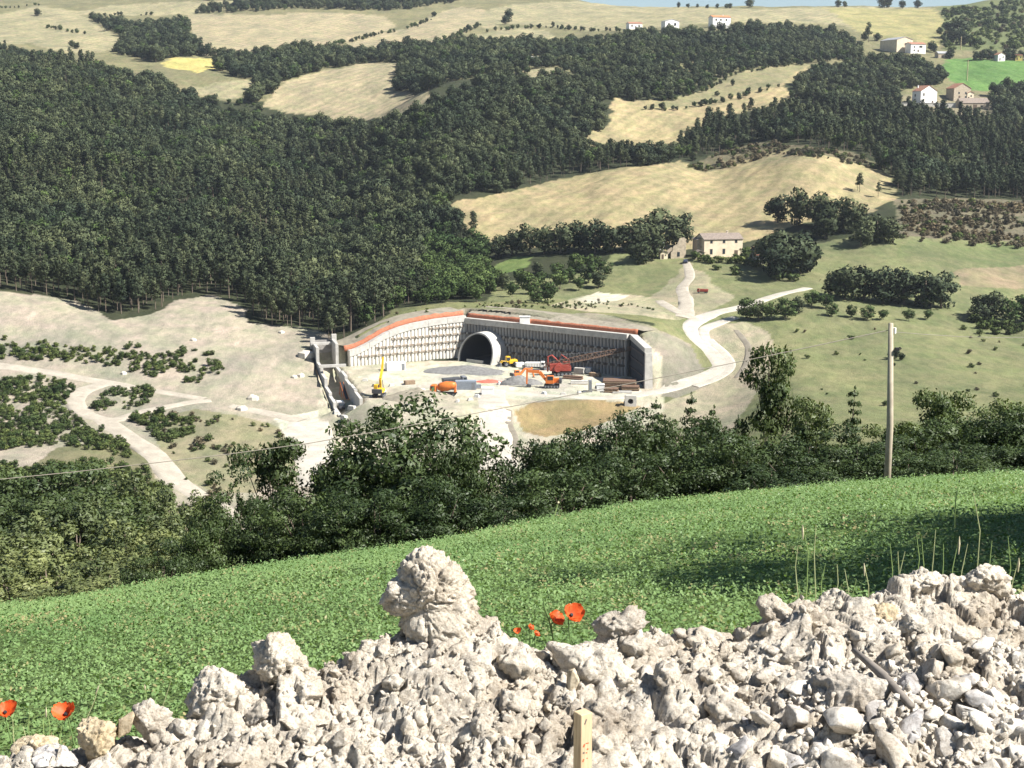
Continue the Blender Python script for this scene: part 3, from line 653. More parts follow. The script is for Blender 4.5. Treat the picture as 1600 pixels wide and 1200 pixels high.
fr = [(655,460),(680,450),(705,440),(730,432),(760,455),(785,452),(800,462),(815,448),(830,458),(845,445),(860,462),(875,450),(890,440),(905,452),(920,440),(935,448),(870,430),(900,425),(925,422),(945,430),(840,425),(700,462),(725,465),(745,470),(620,478),(640,468),(665,474),(600,490),(855,470),(835,472),(780,440),(755,425),(720,415),(690,420)]
clump([(a, b + 2, 5.0 + 3.0 * ((i * 37) % 10) / 10, 'fresh' if i % 5 else 'oak') for i, (a, b) in enumerate(fr)], 'bright green young tree on the grass bank above the tunnel wall', 'young trees above the tunnel wall', 8)
clump([(1095,408,2.6,'shrub'),(1110,412,2.4,'shrub'),(1125,410,2.6,'shrub'),(1140,412,2.6,'shrub'),(1155,412,3,'shrub'),(1168,415,3,'shrub'),(1180,418,3,'shrub'),(1090,404,2.4,'shrub'),(1150,430,3,'shrub'),(1120,422,2,'shrub'),(1215,438,3,'shrub'),(1240,440,3,'shrub')], 'low green shrub on the bank in front of the farmhouse', 'shrubs below the farmhouse', 9)
clump([(1164,408,5.5,'fresh'),(1086,407,4,'fresh'),(1150,411,3.5,'fresh'),(1104,410,3,'fresh')], 'leafy bush growing against the farmhouse wall', 'bushes against the farmhouse', 24)
clump([(965,252,9,'oak'),(940,256,8,'oak'),(1010,248,10,'oak'),(1028,246,10,'oak'),(990,252,8,'oak'),(1048,244,8,'oak')], 'dark tree in the belt above the long tan field', 'trees in the belt above the tan field', 10)
clump([(992,158,10,'oak'),(1145,134,5,'oak'),(1120,150,4,'oak'),(1100,162,4,'oak')], 'lone dark tree on the tan field below the upper wood', 'lone trees on the upper tan field', 11)
clump([(1343,300,9,'pine'),(1372,308,7,'pine'),(1340,298,7,'pine')], 'slender pale tree standing alone in the corner of the tan field', 'slender trees in the field corner', 12)
clump([(60,25,9,'oak'),(112,74,7,'oak'),(120,76,6,'oak'),(635,70,9,'oak'),(795,34,14,'oak'),(790,38,10,'oak')], 'lone tree dotting the pale upper fields', 'lone trees on the upper fields', 13)
clump([(628,142,12,'oak'),(645,144,13,'oak'),(660,142,12,'oak'),(640,138,10,'oak')], 'round dark tree standing on the striped upper field', 'round trees on the striped field', 14)
clump([(395,160,12,'oak'),(388,158,9,'oak')], 'round dark tree at the low corner of the striped field', 'trees at the striped field corner', 15)
clump([(1170,12,12,'oak'),(1060,12,7,'oak'),(1030,10,6,'oak'),(1090,12,5,'oak'),(1120,13,6,'oak'),(1105,13,5,'oak'),(1310,11,9,'oak'),(1320,11,8,'oak'),(1382,12,16,'oak'),(1388,12,14,'oak'),(1410,13,11,'oak'),(1435,13,11,'oak'),(1075,12,6,'oak'),(1135,13,6,'oak'),(1140,13,7,'oak')], 'small tree standing out against the sky on the ridge', 'trees on the skyline', 16)
clump([(1496,60,22,'oak'),(1490,66,16,'oak'),(1506,70,14,'oak'),(1455,80,9,'oak'),(1460,82,8,'oak'),(1484,92,9,'oak')], 'dark tree by the upper houses under the right ridge', 'trees by the upper houses', 17)
clump([(1525,94,9,'oak'),(1535,94,10,'oak'),(1545,94,10,'oak'),(1553,94,9,'oak'),(1572,94,11,'oak'),(1580,94,10,'oak'),(1594,94,9,'oak'),(1606,94,9,'oak')], 'dark tree in the row along the top of the green field', 'trees along the green field', 18)
clump([(1357,66,18,'pine'),(1350,64,9,'oak'),(1372,64,8,'oak')], 'pointed dark tree behind the cream barn', 'trees behind the cream barn', 19)
clump([(1400,560,3.0,'oak'),(1392,562,2.4,'oak'),(1408,563,2.5,'oak')], 'dark rounded bush alone in the meadow', 'dark bush in the meadow', 20)
r = np.random.default_rng(77); it = []
for i in range(32):
    it.append((1210 + 400 * r.random(), 515 + 125 * r.random(), 0.45 + 0.9 * r.random() ** 2, 'shrub' if i % 3 else 'dry'))
clump(it, 'small shrub scattered on the open meadow slope', 'shrubs scattered on the meadow', 21)
r = np.random.default_rng(78); it = []
for i in range(26): it.append((1500 + 130 * r.random(), 502 + 22 * r.random(), 1.5 + 1.2 * r.random(), 'shrub'))
clump(it, 'low dark shrub in the patch at the meadow top', 'shrubs at the meadow top', 22)

clump([(1412,372,2.4,'dry'),(1440,378,2.0,'dry'),(1478,380,2.2,'dry'),(1520,384,2.4,'dry'),(1560,386,2.0,'dry'),(1590,388,2.2,'dry')], 'dry brown shrub at the foot of the scrubby bank', 'dry shrubs under the bank', 23)
# the closed woods behind their edges: nobody could count these trees
for kd in ('pine', 'oak', 'fresh', 'shrub'):
    for v in range(len(KINDS[kd][0])):
        if (kd, v) not in PROTO: plant(kd, v, tuple(hit(820 + 20 * v, 425, 300.0)), 0.5 * v, 0.8, 'young_tree', 'bright green young tree on the grass bank above the tunnel wall', 'tree', 'young trees above the tunnel wall')
ORDER = [('pine', i) for i in range(4)] + [('oak', i) for i in range(4)] + [('fresh', i) for i in range(2)] + [('shrub', i) for i in range(3)] + [('dry', i) for i in range(2)]
def scatter_group(protos):
    ng = bpy.data.node_groups.new('stand', 'GeometryNodeTree'); ng.is_modifier = True
    ng.interface.new_socket(name='Geometry', in_out='INPUT', socket_type='NodeSocketGeometry')
    ng.interface.new_socket(name='Geometry', in_out='OUTPUT', socket_type='NodeSocketGeometry')
    N = ng.nodes; L = ng.links
    gi = N.new('NodeGroupInput'); go = N.new('NodeGroupOutput'); iop = N.new('GeometryNodeInstanceOnPoints')
    jn = N.new('GeometryNodeJoinGeometry')
    for pr in reversed(protos):
        j2 = N.new('GeometryNodeJoinGeometry')
        for ch in pr.children:
            oi = N.new('GeometryNodeObjectInfo'); oi.inputs['Object'].default_value = ch; oi.transform_space = 'ORIGINAL'
            L.new(oi.outputs['Geometry'], j2.inputs[0])
        g2 = N.new('GeometryNodeGeometryToInstance'); L.new(j2.outputs[0], g2.inputs[0]); L.new(g2.outputs[0], jn.inputs[0])
    def na(name, typ):
        n = N.new('GeometryNodeInputNamedAttribute'); n.data_type = typ; n.inputs['Name'].default_value = name
        return [o for o in n.outputs if o.enabled and o.name == 'Attribute'][0]
    L.new(gi.outputs[0], iop.inputs['Points']); L.new(jn.outputs[0], iop.inputs['Instance'])
    iop.inputs['Pick Instance'].default_value = True
    L.new(na('pick', 'INT'), iop.inputs['Instance Index']); L.new(na('turn', 'FLOAT_VECTOR'), iop.inputs['Rotation']); L.new(na('size', 'FLOAT_VECTOR'), iop.inputs['Scale'])
    L.new(iop.outputs[0], go.inputs[0]); return ng
NG = scatter_group([PROTO[q] for q in ORDER])
def stand(name, label, cat, P, pick, size):
    me = bpy.data.meshes.new(name); me.from_pydata([tuple(p) for p in P], [], [])
    n = len(P); r = np.random.default_rng(n)
    a = me.attributes.new('pick', 'INT', 'POINT'); a.data.foreach_set('value', np.asarray(pick, np.int32))
    t = np.zeros((n, 3), np.float32); t[:, 2] = r.random(n) * 6.28; t[:, :2] = r.normal(size=(n, 2)) * 0.04
    a = me.attributes.new('turn', 'FLOAT_VECTOR', 'POINT'); a.data.foreach_set('vector', t.ravel())
    s = np.asarray(size, np.float32)
    s = np.stack([s * (0.9 + 0.25 * r.random(n)), s * (0.9 + 0.25 * r.random(n)), s], 1).astype(np.float32)
    a = me.attributes.new('size', 'FLOAT_VECTOR', 'POINT'); a.data.foreach_set('vector', s.ravel())
    o = link(name, me); md = o.modifiers.new('stand', 'NODES'); md.node_group = NG
    return tag(o, label, cat, kind='stuff')
for k, A in FOREST.items():
    kd = kind_of(k, A[:, 0], A[:, 1]); n = len(A)
    kd = np.where(rng.random(n) < 0.12, 2, kd)
    pick = np.where(kd == 0, rng.integers(0, 4, n), np.where(kd == 1, 4 + rng.integers(0, 4, n), 8 + rng.integers(0, 2, n)))
    hh = np.where(kd == 0, 0.88, np.where(kd == 1, 0.95, 0.95)) * (0.70 + 0.65 * rng.random(n) ** 1.5) * (1 + 0.2 * fbm(A[:, 0] / 45, A[:, 1] / 45, o=2, s=55))
    if k in ('far', 'ridge'): hh = hh * 1.1
    stand('forest', LAB[k], 'forest', A, pick, hh)
# scrub patches on the bare slope left of the works, and on the bank under the right wood
SCR = [([(-60,528),(0,530),(60,534),(140,548),(200,540),(260,545),(330,548),(358,570),(350,592),(300,602),(240,590),(180,575),(100,566),(0,562),(-60,560)], 'low green scrub on the earth slope above the hillside track'),
       ([(-60,590),(0,592),(60,588),(110,600),(118,612),(100,630),(110,650),(150,670),(200,690),(205,718),(150,706),(90,695),(0,705),(-60,710)], 'low green scrub below the bend of the hillside track'),
       ([(140,632),(180,608),(230,606),(246,616),(228,632),(190,644),(150,642)], 'island of green scrub inside the bend of the hillside track'),
       ([(200,655),(245,645),(300,660),(310,680),(250,690)], 'sparse scrub beside the hillside track fork'),
       ([(-60,730),(60,730),(160,722),(235,735),(270,765),(230,800),(100,800),(-60,800)], 'dark scrub in the dip under the power cable')]
for P, lab in SCR:
    w = hit_poly(P, 150.0); a0, b0 = w.min(0), w.max(0)
    n = int((b0 - a0).prod() / 2.6); q = a0 + rng.random((n, 2)) * (b0 - a0)
    dn = fbm(q[:, 0] / 9, q[:, 1] / 9, o=3, s=91)
    q = q[in_poly(q[:, 0], q[:, 1], w) & (dn + rng.random(n) * 0.7 > 0.05)]
    n = len(q); z = ground_z(q[:, 0], q[:, 1]); big = rng.random(n) < 0.10
    pick = np.where(big, 8 + rng.integers(0, 2, n), 10 + rng.integers(0, 3, n))
    stand('scrub', lab, 'scrub', np.column_stack([q, z]), pick, np.where(big, 0.2 + 0.16 * rng.random(n), 0.4 + 0.55 * rng.random(n)))
for P, lab, dens, sz, dry in (([(1075,262),(1120,240),(1180,226),(1250,230),(1340,244),(1384,268),(1290,250),(1215,240),(1160,258),(1100,268)], 'grey brown scrub on the strip between the tan field and the wood', 7.0, 1.0, 0.6),
                 ([(1405,316),(1600,316),(1800,316),(1800,388),(1600,386),(1460,376),(1410,358)], 'dry grey scrub covering the bank under the wood edge', 5.0, 0.95, 0.8),
                 ([(230,660),(330,640),(440,672),(470,700),(400,760),(330,790),(270,740)], 'thin dry scrub on the pale slope beside the ramp', 16.0, 0.7, 0.6),
                 ([(1470,20),(1600,0),(1800,-5),(1800,76),(1480,78)], 'patchy scrub on the hill under the right skyline', 60.0, 2.4, 0.1),
                 ([(570,526),(620,490),(720,474),(860,472),(960,470),(1030,486),(900,484),(727,480),(640,494)], 'tufts of rough grass on the bank above the terracotta netting', 10.0, 0.45, 0.3)):
    w = hit_poly(P, 150.0); a0, b0 = w.min(0), w.max(0)
    n = int((b0 - a0).prod() / dens); q = a0 + rng.random((n, 2)) * (b0 - a0)
    q = q[in_poly(q[:, 0], q[:, 1], w) & (fbm(q[:, 0] / 12, q[:, 1] / 12, o=3, s=95) + 0.8 * rng.random(n) > 0.1)]; n = len(q)
    stand('scrub', lab, 'scrub', np.column_stack([q, ground_z(q[:, 0], q[:, 1])]), np.where(rng.random(n) < dry, 13 + rng.integers(0, 2, n), 10 + rng.integers(0, 3, n)), sz * np.where(rng.random(n) < 0.12, 1.7, 1.0) * (0.5 + 0.7 * rng.random(n)))

HEDGES = [[(70,44),(135,53)], [(590,54),(640,44),(682,25)], [(748,40),(702,62),(642,76)], [(760,50),(800,46),(860,44)], [(515,74),(592,54)], [(862,42),(1000,52)], [(0,13),(60,9)], [(168,25),(240,23)], [(1040,158),(1100,142),(1150,116),(1262,99)], [(1010,171),(1095,166),(1210,136)], [(290,158),(345,158),(410,170)], [(1470,50),(1480,75)]]
Ph = []
for ln in HEDGES:
    q = spline([hit(a, b, 300.0)[:2] for a, b in ln], 5.0); Ph.append(q + rng.normal(size=q.shape) * 2.0)
Ph = np.concatenate(Ph); Ph = Ph[rng.random(len(Ph)) > 0.25]; n = len(Ph)
stand('hedgerow', 'thin dark hedgerows dividing the pale upper fields', 'hedge', np.column_stack([Ph, ground_z(Ph[:, 0], Ph[:, 1])]), np.where(rng.random(n) < 0.5, 4 + rng.integers(0, 4, n), 8 + rng.integers(0, 2, n)), 0.25 + 0.45 * rng.random(n))

# ------------------------------------------------------------------ the tunnel works
conc = M('concrete', (0.46, 0.44, 0.40), 0.85, var=0.25, scale=0.8, bmp=0.02)
conc_d = M('weathered_concrete', (0.33, 0.31, 0.285), 0.9, var=0.35, scale=1.2, bmp=0.02)
shot = M('sprayed_concrete', (0.40, 0.375, 0.335), 0.95, var=0.35, scale=0.7, bmp=0.04)
net_m = M('terracotta_netting', (0.42, 0.155, 0.085), 0.9, var=0.35, scale=1.5)
steel = M('rusty_steel', (0.20, 0.125, 0.085), 0.6, var=0.5, scale=2.5)
greysteel = M('grey_steel', (0.24, 0.25, 0.27), 0.5, 0.4, var=0.3, scale=2)
orange = M('orange_paint', (0.62, 0.17, 0.035), 0.45, var=0.2, scale=1.5)
yellow = M('yellow_paint', (0.72, 0.43, 0.03), 0.45, var=0.2, scale=1.5)
redm = M('red_paint', (0.34, 0.065, 0.045), 0.5, var=0.4, scale=1.5)
white = M('white_paint', (0.74, 0.73, 0.70), 0.5, var=0.12, scale=1.0)
black = M('black_rubber', (0.028, 0.028, 0.03), 0.8, var=0.3, scale=3)
glass = M('dark_glass', (0.03, 0.038, 0.045), 0.12, var=0.2, scale=1)
gravel = M('grey_gravel', (0.20, 0.195, 0.185), 0.95, var=0.4, scale=1.2, bmp=0.1)
earth = M('earth_bank', (0.275, 0.245, 0.185), 0.95, var=0.35, scale=0.5, bmp=0.1)
wood = M('plank_wood', (0.30, 0.215, 0.14), 0.8, var=0.4, scale=2)

def V3(p, z): return Vector((float(p[0]), float(p[1]), float(z)))
HR = 12.9
SL = float(np.linalg.norm(WC - WL0)); SR = float(np.linalg.norm(WR - WC)); TS = 10.4
def hl(s): return float(np.interp(s / SL, [0, .05, .15, .3, .42, .55, .75, 1], [5.2, 5.5, 7.0, 9.9, 11.4, 12.4, 13.2, 13.6])) - 1.9
def tun_h(s):                    # top of the portal collar above the pad at wall station s
    d = abs(s - TS)
    return 0 if d >= 7.2 else 2.2 + math.sqrt(max(0, 7.2 ** 2 - d * d)) * 1.04
pile_mesh = MB().cyl((0, 0, 0.5), 0.52, 1.0, 'z', 12).mesh('pile', M('shaded_pile_concrete', (0.34, 0.325, 0.305), 0.9, var=0.3, scale=0.8), True); pile_mesh_w = MB().cyl((0, 0, 0.5), 0.68, 1.0, 'z', 14).mesh('pile', M('sunlit_pile_concrete', (0.60, 0.57, 0.51), 0.9, var=0.2, scale=0.8), True)  # one concrete in two tones: sun and shade put into the pile colours
def retaining(name, label, A, T, N, S, hf, cap_h, rows, mat_s, base_f=None, seg=10.0):
    o = thing(name, label, 'retaining wall', (float(A[0]), float(A[1]), PAD))
    st = np.arange(0.7, S - 0.3, 1.25)
    # backing of sprayed concrete
    mb = MB(); q = np.linspace(0, S, 40)
    for i in range(39):
        a, b = q[i], q[i + 1]; pa, pb = T * a, T * b
        za, zb = (base_f(a), base_f(b)) if base_f else (0, 0)
        za, zb = (za - 0.6 if za > 0 else -0.4), (zb - 0.6 if zb > 0 else -0.4)
        ha, hb = hf(a), hf(b)
        P = [pa + N * 0.15, pb + N * 0.15, pb + N * 0.75, pa + N * 0.75]
        mb.add([V3(P[0], za), V3(P[1], zb), V3(P[2], zb), V3(P[3], za), V3(P[0], ha), V3(P[1], hb), V3(P[2], hb), V3(P[3], ha)], [(0, 3, 2, 1), (4, 5, 6, 7), (0, 1, 5, 4), (1, 2, 6, 5), (2, 3, 7, 6), (3, 0, 4, 7)])
    mb.build('backing', mat_s, o)
    for s in st:
        b0 = base_f(s) if base_f else 0.0
        b0 = max(0, b0 - 0.4) - (0.3 if b0 == 0 else 0); h = hf(s) - b0
        if h < 0.6: continue
        p = link('pile', pile_mesh if base_f else pile_mesh_w, o, (float(T[0] * s), float(T[1] * s), b0)); p.scale = (1, 1, h + 0.05)
    # capping beam in cast lengths
    ns = max(2, int(round(S / seg)))
    for k in range(ns):
        mb = MB(); qq = np.linspace(S * k / ns + 0.04, S * (k + 1) / ns - 0.04, 6)
        ring = []
        for s in qq:
            c = T * s; h = hf(s)
            ring.append([V3(c - N * 0.85, h), V3(c + N * 0.95, h), V3(c + N * 0.95, h + cap_h), V3(c - N * 0.85, h + cap_h)])
        Vv = [v for rg in ring for v in rg]
        Fs = [(i * 4 + j, i * 4 + (j + 1) % 4, i * 4 + 4 + (j + 1) % 4, i * 4 + 4 + j) for i in range(5) for j in range(4)] + [(0, 1, 2, 3), (20, 21, 22, 23)]
        mb.add(Vv, Fs); mb.build('capping_beam', conc, o)
    # anchored walers
    ang = math.atan2(T[1], T[0])
    for z in rows:
      ok = [s for s in np.arange(0.5, S - 0.5, 0.5) if hf(s) > z + 0.7 and (not base_f or base_f(s) < z - 0.4)]
      if len(ok) < 3: continue
      cut = [0] + [i + 1 for i in range(len(ok) - 1) if ok[i + 1] - ok[i] > 0.6] + [len(ok)]
      for ci in range(len(cut) - 1):
        run = ok[cut[ci]:cut[ci + 1]]
        if len(run) < 4: continue
        s0, s1 = min(run), max(run); L = s1 - s0; c = T * (s0 + s1) / 2 - N * 0.72
        mb = MB(); mb.box((c[0], c[1], z + 0.16), (L, 0.34, 0.22), rotz(ang)); mb.box((c[0], c[1], z - 0.20), (L, 0.34, 0.22), rotz(ang))
        wl_ = mb.build('waler', M('shaded_waler', (0.09, 0.075, 0.065), 0.7, var=0.4) if base_f else M('sunlit_waler', (0.40, 0.33, 0.26), 0.8, var=0.4, scale=1.5), o)  # waler colour darkened on the shaded wall, lightened on the sunlit one
        mb = MB()
        for s in np.arange(s0 + 1.2, s1 - 0.8, 2.5):
            c = T * s - N * 1.0
            mb.box((c[0], c[1], z), (0.55, 0.3, 0.62), rotz(ang)); c = c - N * 0.3; mb.box((c[0], c[1], z - 0.02), (0.26, 0.5, 0.26), rotz(ang))
        tag(mb.build('anchor_heads', conc, wl_), kind='stuff')
    return o
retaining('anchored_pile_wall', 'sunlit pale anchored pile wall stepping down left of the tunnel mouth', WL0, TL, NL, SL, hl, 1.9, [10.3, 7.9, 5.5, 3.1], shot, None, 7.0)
retaining('anchored_pile_wall', 'shaded anchored pile wall behind the drilling rig right of the tunnel mouth', WC, TRT, NR, SR, lambda s: HR - 1.8, 1.8, [10.4, 8.0, 5.6, 3.2], M('shade_dark_backing', (0.14, 0.132, 0.12), 0.95, var=0.4, scale=0.7), tun_h, 9.5)  # backing darkened so the piles before it read as sunlit stripes
# wing wall at the right end
o = thing('wing_wall', 'tall concrete wing wall closing the right end of the works', 'wall', (float(WR[0]), float(WR[1]), PAD))
tE = (WE - WR) / np.linalg.norm(WE - WR); nE = np.array([-tE[1], tE[0]]); LE = float(np.linalg.norm(WE - WR))
mb = MB()
def wq(s, d, z): c = tE * s + nE * d; return V3(c, z)
nE = nE if nE[0] > 0 else -nE
mb.add([wq(-1, 0.9, -0.4), wq(LE, 0.9, -0.4), wq(LE, 2.0, -0.4), wq(-1, 2.0, -0.4), wq(-1, 0.9, HR - 1.6), wq(LE, 0.9, HR - 2.6), wq(LE, 2.0, HR - 2.6), wq(-1, 2.0, HR - 1.6)], [(0, 3, 2, 1), (4, 5, 6, 7), (0, 1, 5, 4), (1, 2, 6, 5), (2, 3, 7, 6), (3, 0, 4, 7)])
mb.build('panel', M('shade_dark_panel', (0.055, 0.06, 0.068), 0.8, var=0.3, scale=0.6), o)  # shade of the wing wall's inner face painted into the panel colour
mb = MB(); mb.add([wq(-1, 0.5, HR - 1.6), wq(LE + 0.5, 0.5, HR - 2.6), wq(LE + 0.5, 2.6, HR - 2.6), wq(-1, 2.6, HR - 1.6), wq(-1, 0.5, HR), wq(LE + 0.5, 0.5, HR - 1.2), wq(LE + 0.5, 2.6, HR - 1.2), wq(-1, 2.6, HR)], [(0, 3, 2, 1), (4, 5, 6, 7), (0, 1, 5, 4), (1, 2, 6, 5), (2, 3, 7, 6), (3, 0, 4, 7)])
mb.build('capping_beam', conc, o)
mb = MB(); mb.add([wq(LE + 0.02, 0.4, -0.4), wq(LE + 1.7, 0.4, -0.4), wq(LE + 1.7, 2.8, -0.4), wq(LE + 0.02, 2.8, -0.4), wq(LE + 0.02, 0.6, HR - 2.62), wq(LE + 1.3, 0.6, HR - 2.62), wq(LE + 1.3, 2.6, HR - 2.62), wq(LE + 0.02, 2.6, HR - 2.62)], [(0, 3, 2, 1), (4, 5, 6, 7), (0, 1, 5, 4), (1, 2, 6, 5), (2, 3, 7, 6), (3, 0, 4, 7)])
mb.build('end_pillar', conc, o)
for z in (3.0, 6.2, 9.2):
    mb = MB(); c = tE * LE * 0.45 + nE * 0.72; mb.box((c[0], c[1], z), (LE * 0.9, 0.34, 0.5), rotz(math.atan2(tE[1], tE[0]))); mb.build('waler', M('shaded_waler', (0.09, 0.075, 0.065), 0.7, var=0.4), o)  # same shade-darkened waler colour as on the shaded wall
# netting strip and earth bank above the walls
def strip(A, T, N, S, hf, name, label, back):
    q = np.linspace(0, S, 50); top = np.array([hf(s) for s in q]) + PAD
    rows = []
    r0 = A + np.outer(q, T) + N * 0.96; rows.append(np.column_stack([r0, top - 0.35]))
    r1 = A + np.outer(q, T) + N * 1.15; rows.append(np.column_stack([r1, top + 0.75 + 0.08 * fbm(q / 2, q * 0, o=2, s=7)]))
    r2 = A + np.outer(q, T) + N * 1.5; rows.append(np.column_stack([r2, top + 1.45 + 0.15 * fbm(q / 2, q * 0, o=2, s=8)]))
    Vv = np.stack(rows, 1).reshape(-1, 3); k = 3
    Fq = [(i * k + j, (i + 1) * k + j, (i + 1) * k + j + 1, i * k + j + 1) for i in range(49) for j in range(k - 1)]
    me = mesh_np(name, Vv, Fq, net_m, False); o = link(name, me); md = o.modifiers.new('thickness', 'SOLIDIFY'); md.thickness = 0.06
    tag(o, label, 'netting')
    rows = [np.column_stack([r2, rows[2][:, 2] - 0.06])]
    for d, k_ in ((4.5, 0.45), (7.5, 0.85), (11, 1.0)):
        rr = A + np.outer(q, T) + N * d; g = ground_z(rr[:, 0], rr[:, 1]) + 0.12
        rows.append(np.column_stack([rr, (rows[0][:, 2] + 0.2) * (1 - k_) + g * k_]))
    Vv = np.stack(rows, 1).reshape(-1, 3); k = 4
    Fq = [(i * k + j, (i + 1) * k + j, (i + 1) * k + j + 1, i * k + j + 1) for i in range(49) for j in range(k - 1)]
    tag(link('earth_bank', mesh_np('earth_bank', Vv, Fq, earth, True)), kind='structure')
strip(WL0 - TL * 1.0, TL, NL, SL + 1.0, lambda s: hl(max(0, s - 1)) + 1.9, 'netting_strip', 'bright terracotta netting strip along the top of the sunlit wall', 1)
strip(WC, TRT, NR, SR + 2.5, lambda s: HR, 'netting_strip', 'duller terracotta netting strip along the top of the shaded wall', 1)
tag(MB().box((0, 0, 1.1), (3.2, 1.2, 2.2)).box((0, 0, 2.28), (3.5, 1.5, 0.16)).build('control_cabinet', white, None, V3(WC + TRT * 24 + NR * 0.3, PAD + HR)), 'white cabinet standing on the netting strip above the shaded wall', 'cabinet')

# tunnel portal: a concrete collar and the bore behind it
o = thing('tunnel_portal', 'round concrete tunnel portal with dark mouth at the corner of the walls', 'tunnel', V3(WC + TRT * TS, PAD))
def prof(r, n=28):
    out = []
    for k in range(n + 1):
        a = PI * k / n; out.append((math.cos(a) * r, 2.2 + math.sin(a) * r * 1.04))
    return [(r * 0.95, -0.4), (r * 0.99, 1.2)] + out + [(-r * 0.99, 1.2), (-r * 0.95, -0.4)]
def tube_sheet(r, f0, d1, name, mat, par, flip=False):
    P = prof(r); Vv = []
    for (a, z) in P: Vv.append(V3(TRT * a - NR * f0(z), z))
    for (a, z) in P: Vv.append(V3(TRT * a + NR * d1, z))
    n = len(P); mb = MB(); mb.add(Vv, [(i, i + 1, n + i + 1, n + i) for i in range(n - 1)]); return mb, Vv, n
lip = lambda z: 8.6 - 0.30 * max(z, 0)
mo, Vo, n = tube_sheet(7.0, lip, 1.0, 'collar', conc, o)
mi, Vi, n = tube_sheet(6.55, lip, 1.0, 'collar', conc, o)
mb = MB(); mb.add(Vo + Vi, [(i, i + 1, n + i + 1, n + i) for i in range(n - 1)] + [(2 * n + i, 2 * n + i + 1, 3 * n + i + 1, 3 * n + i) for i in range(n - 1)] + [(i, i + 1, 2 * n + i + 1, 2 * n + i) for i in range(n - 1)])
c_o = mb.build('collar', conc, o, smooth=False)
mb, Vv, n = tube_sheet(6.5, lambda z: lip(z) - 0.7, 60.0, 'bore', conc_d, o); mb.add(Vv[n:], [tuple(range(n))]); mb.build('bore', M('shade_dark_lining', (0.045, 0.045, 0.048), 0.9, var=0.3), o)  # lining blackened to paint in the darkness inside the mouth
mb = MB(); mb.add([V3(TRT * 5.8 - NR * 8, 0.16), V3(-TRT * 5.8 - NR * 8, 0.16), V3(-TRT * 5.8 + NR * 59, 0.16), V3(TRT * 5.8 + NR * 59, 0.16)], [(0, 1, 2, 3)]); mb.build('roadway', M('shade_dark_roadway', (0.08, 0.078, 0.075), 0.9), o)  # roadway colour darkened too, standing for the shade in the bore
mb = MB(); c = -NR * 8.0; mb.box((c[0], c[1], 0.5), (6.5, 0.7, 0.9), rotz(math.atan2(TRT[1], TRT[0]))); mb.build('threshold_barrier', conc, o)

# ------------------------------------------------------------------ plant and machines
def bay(px, py, z=None): p = at_z(px, py, PAD) if z is None else at_z(px, py, z); return (float(p[0]), float(p[1]), gz(p[0], p[1]))
def tracks(o, L=3.6, w=0.6, gap=2.0, h=0.8):
    for s in (-1, 1):
        mb = MB(); pr = []
        for k in range(9): a = -PI / 2 - PI * k / 8; pr.append((-L / 2 + h / 2 + math.cos(a) * h / 2, h / 2 + math.sin(a) * h / 2))
        for k in range(9): a = PI / 2 - PI * k / 8; pr.append((L / 2 - h / 2 + math.cos(a) * h / 2, h / 2 + math.sin(a) * h / 2))
        mb.prism(pr, s * gap / 2 - w / 2, s * gap / 2 + w / 2, 'y'); t = mb.build('track', black, o)
        mb = MB()
        for x in np.linspace(-L / 2 + h / 2, L / 2 - h / 2, 5): mb.cyl((x, s * (gap / 2 + w / 2 + 0.02), h / 2), h * 0.3, 0.06, 'y', 10)
        mb.build('rollers', greysteel, t)
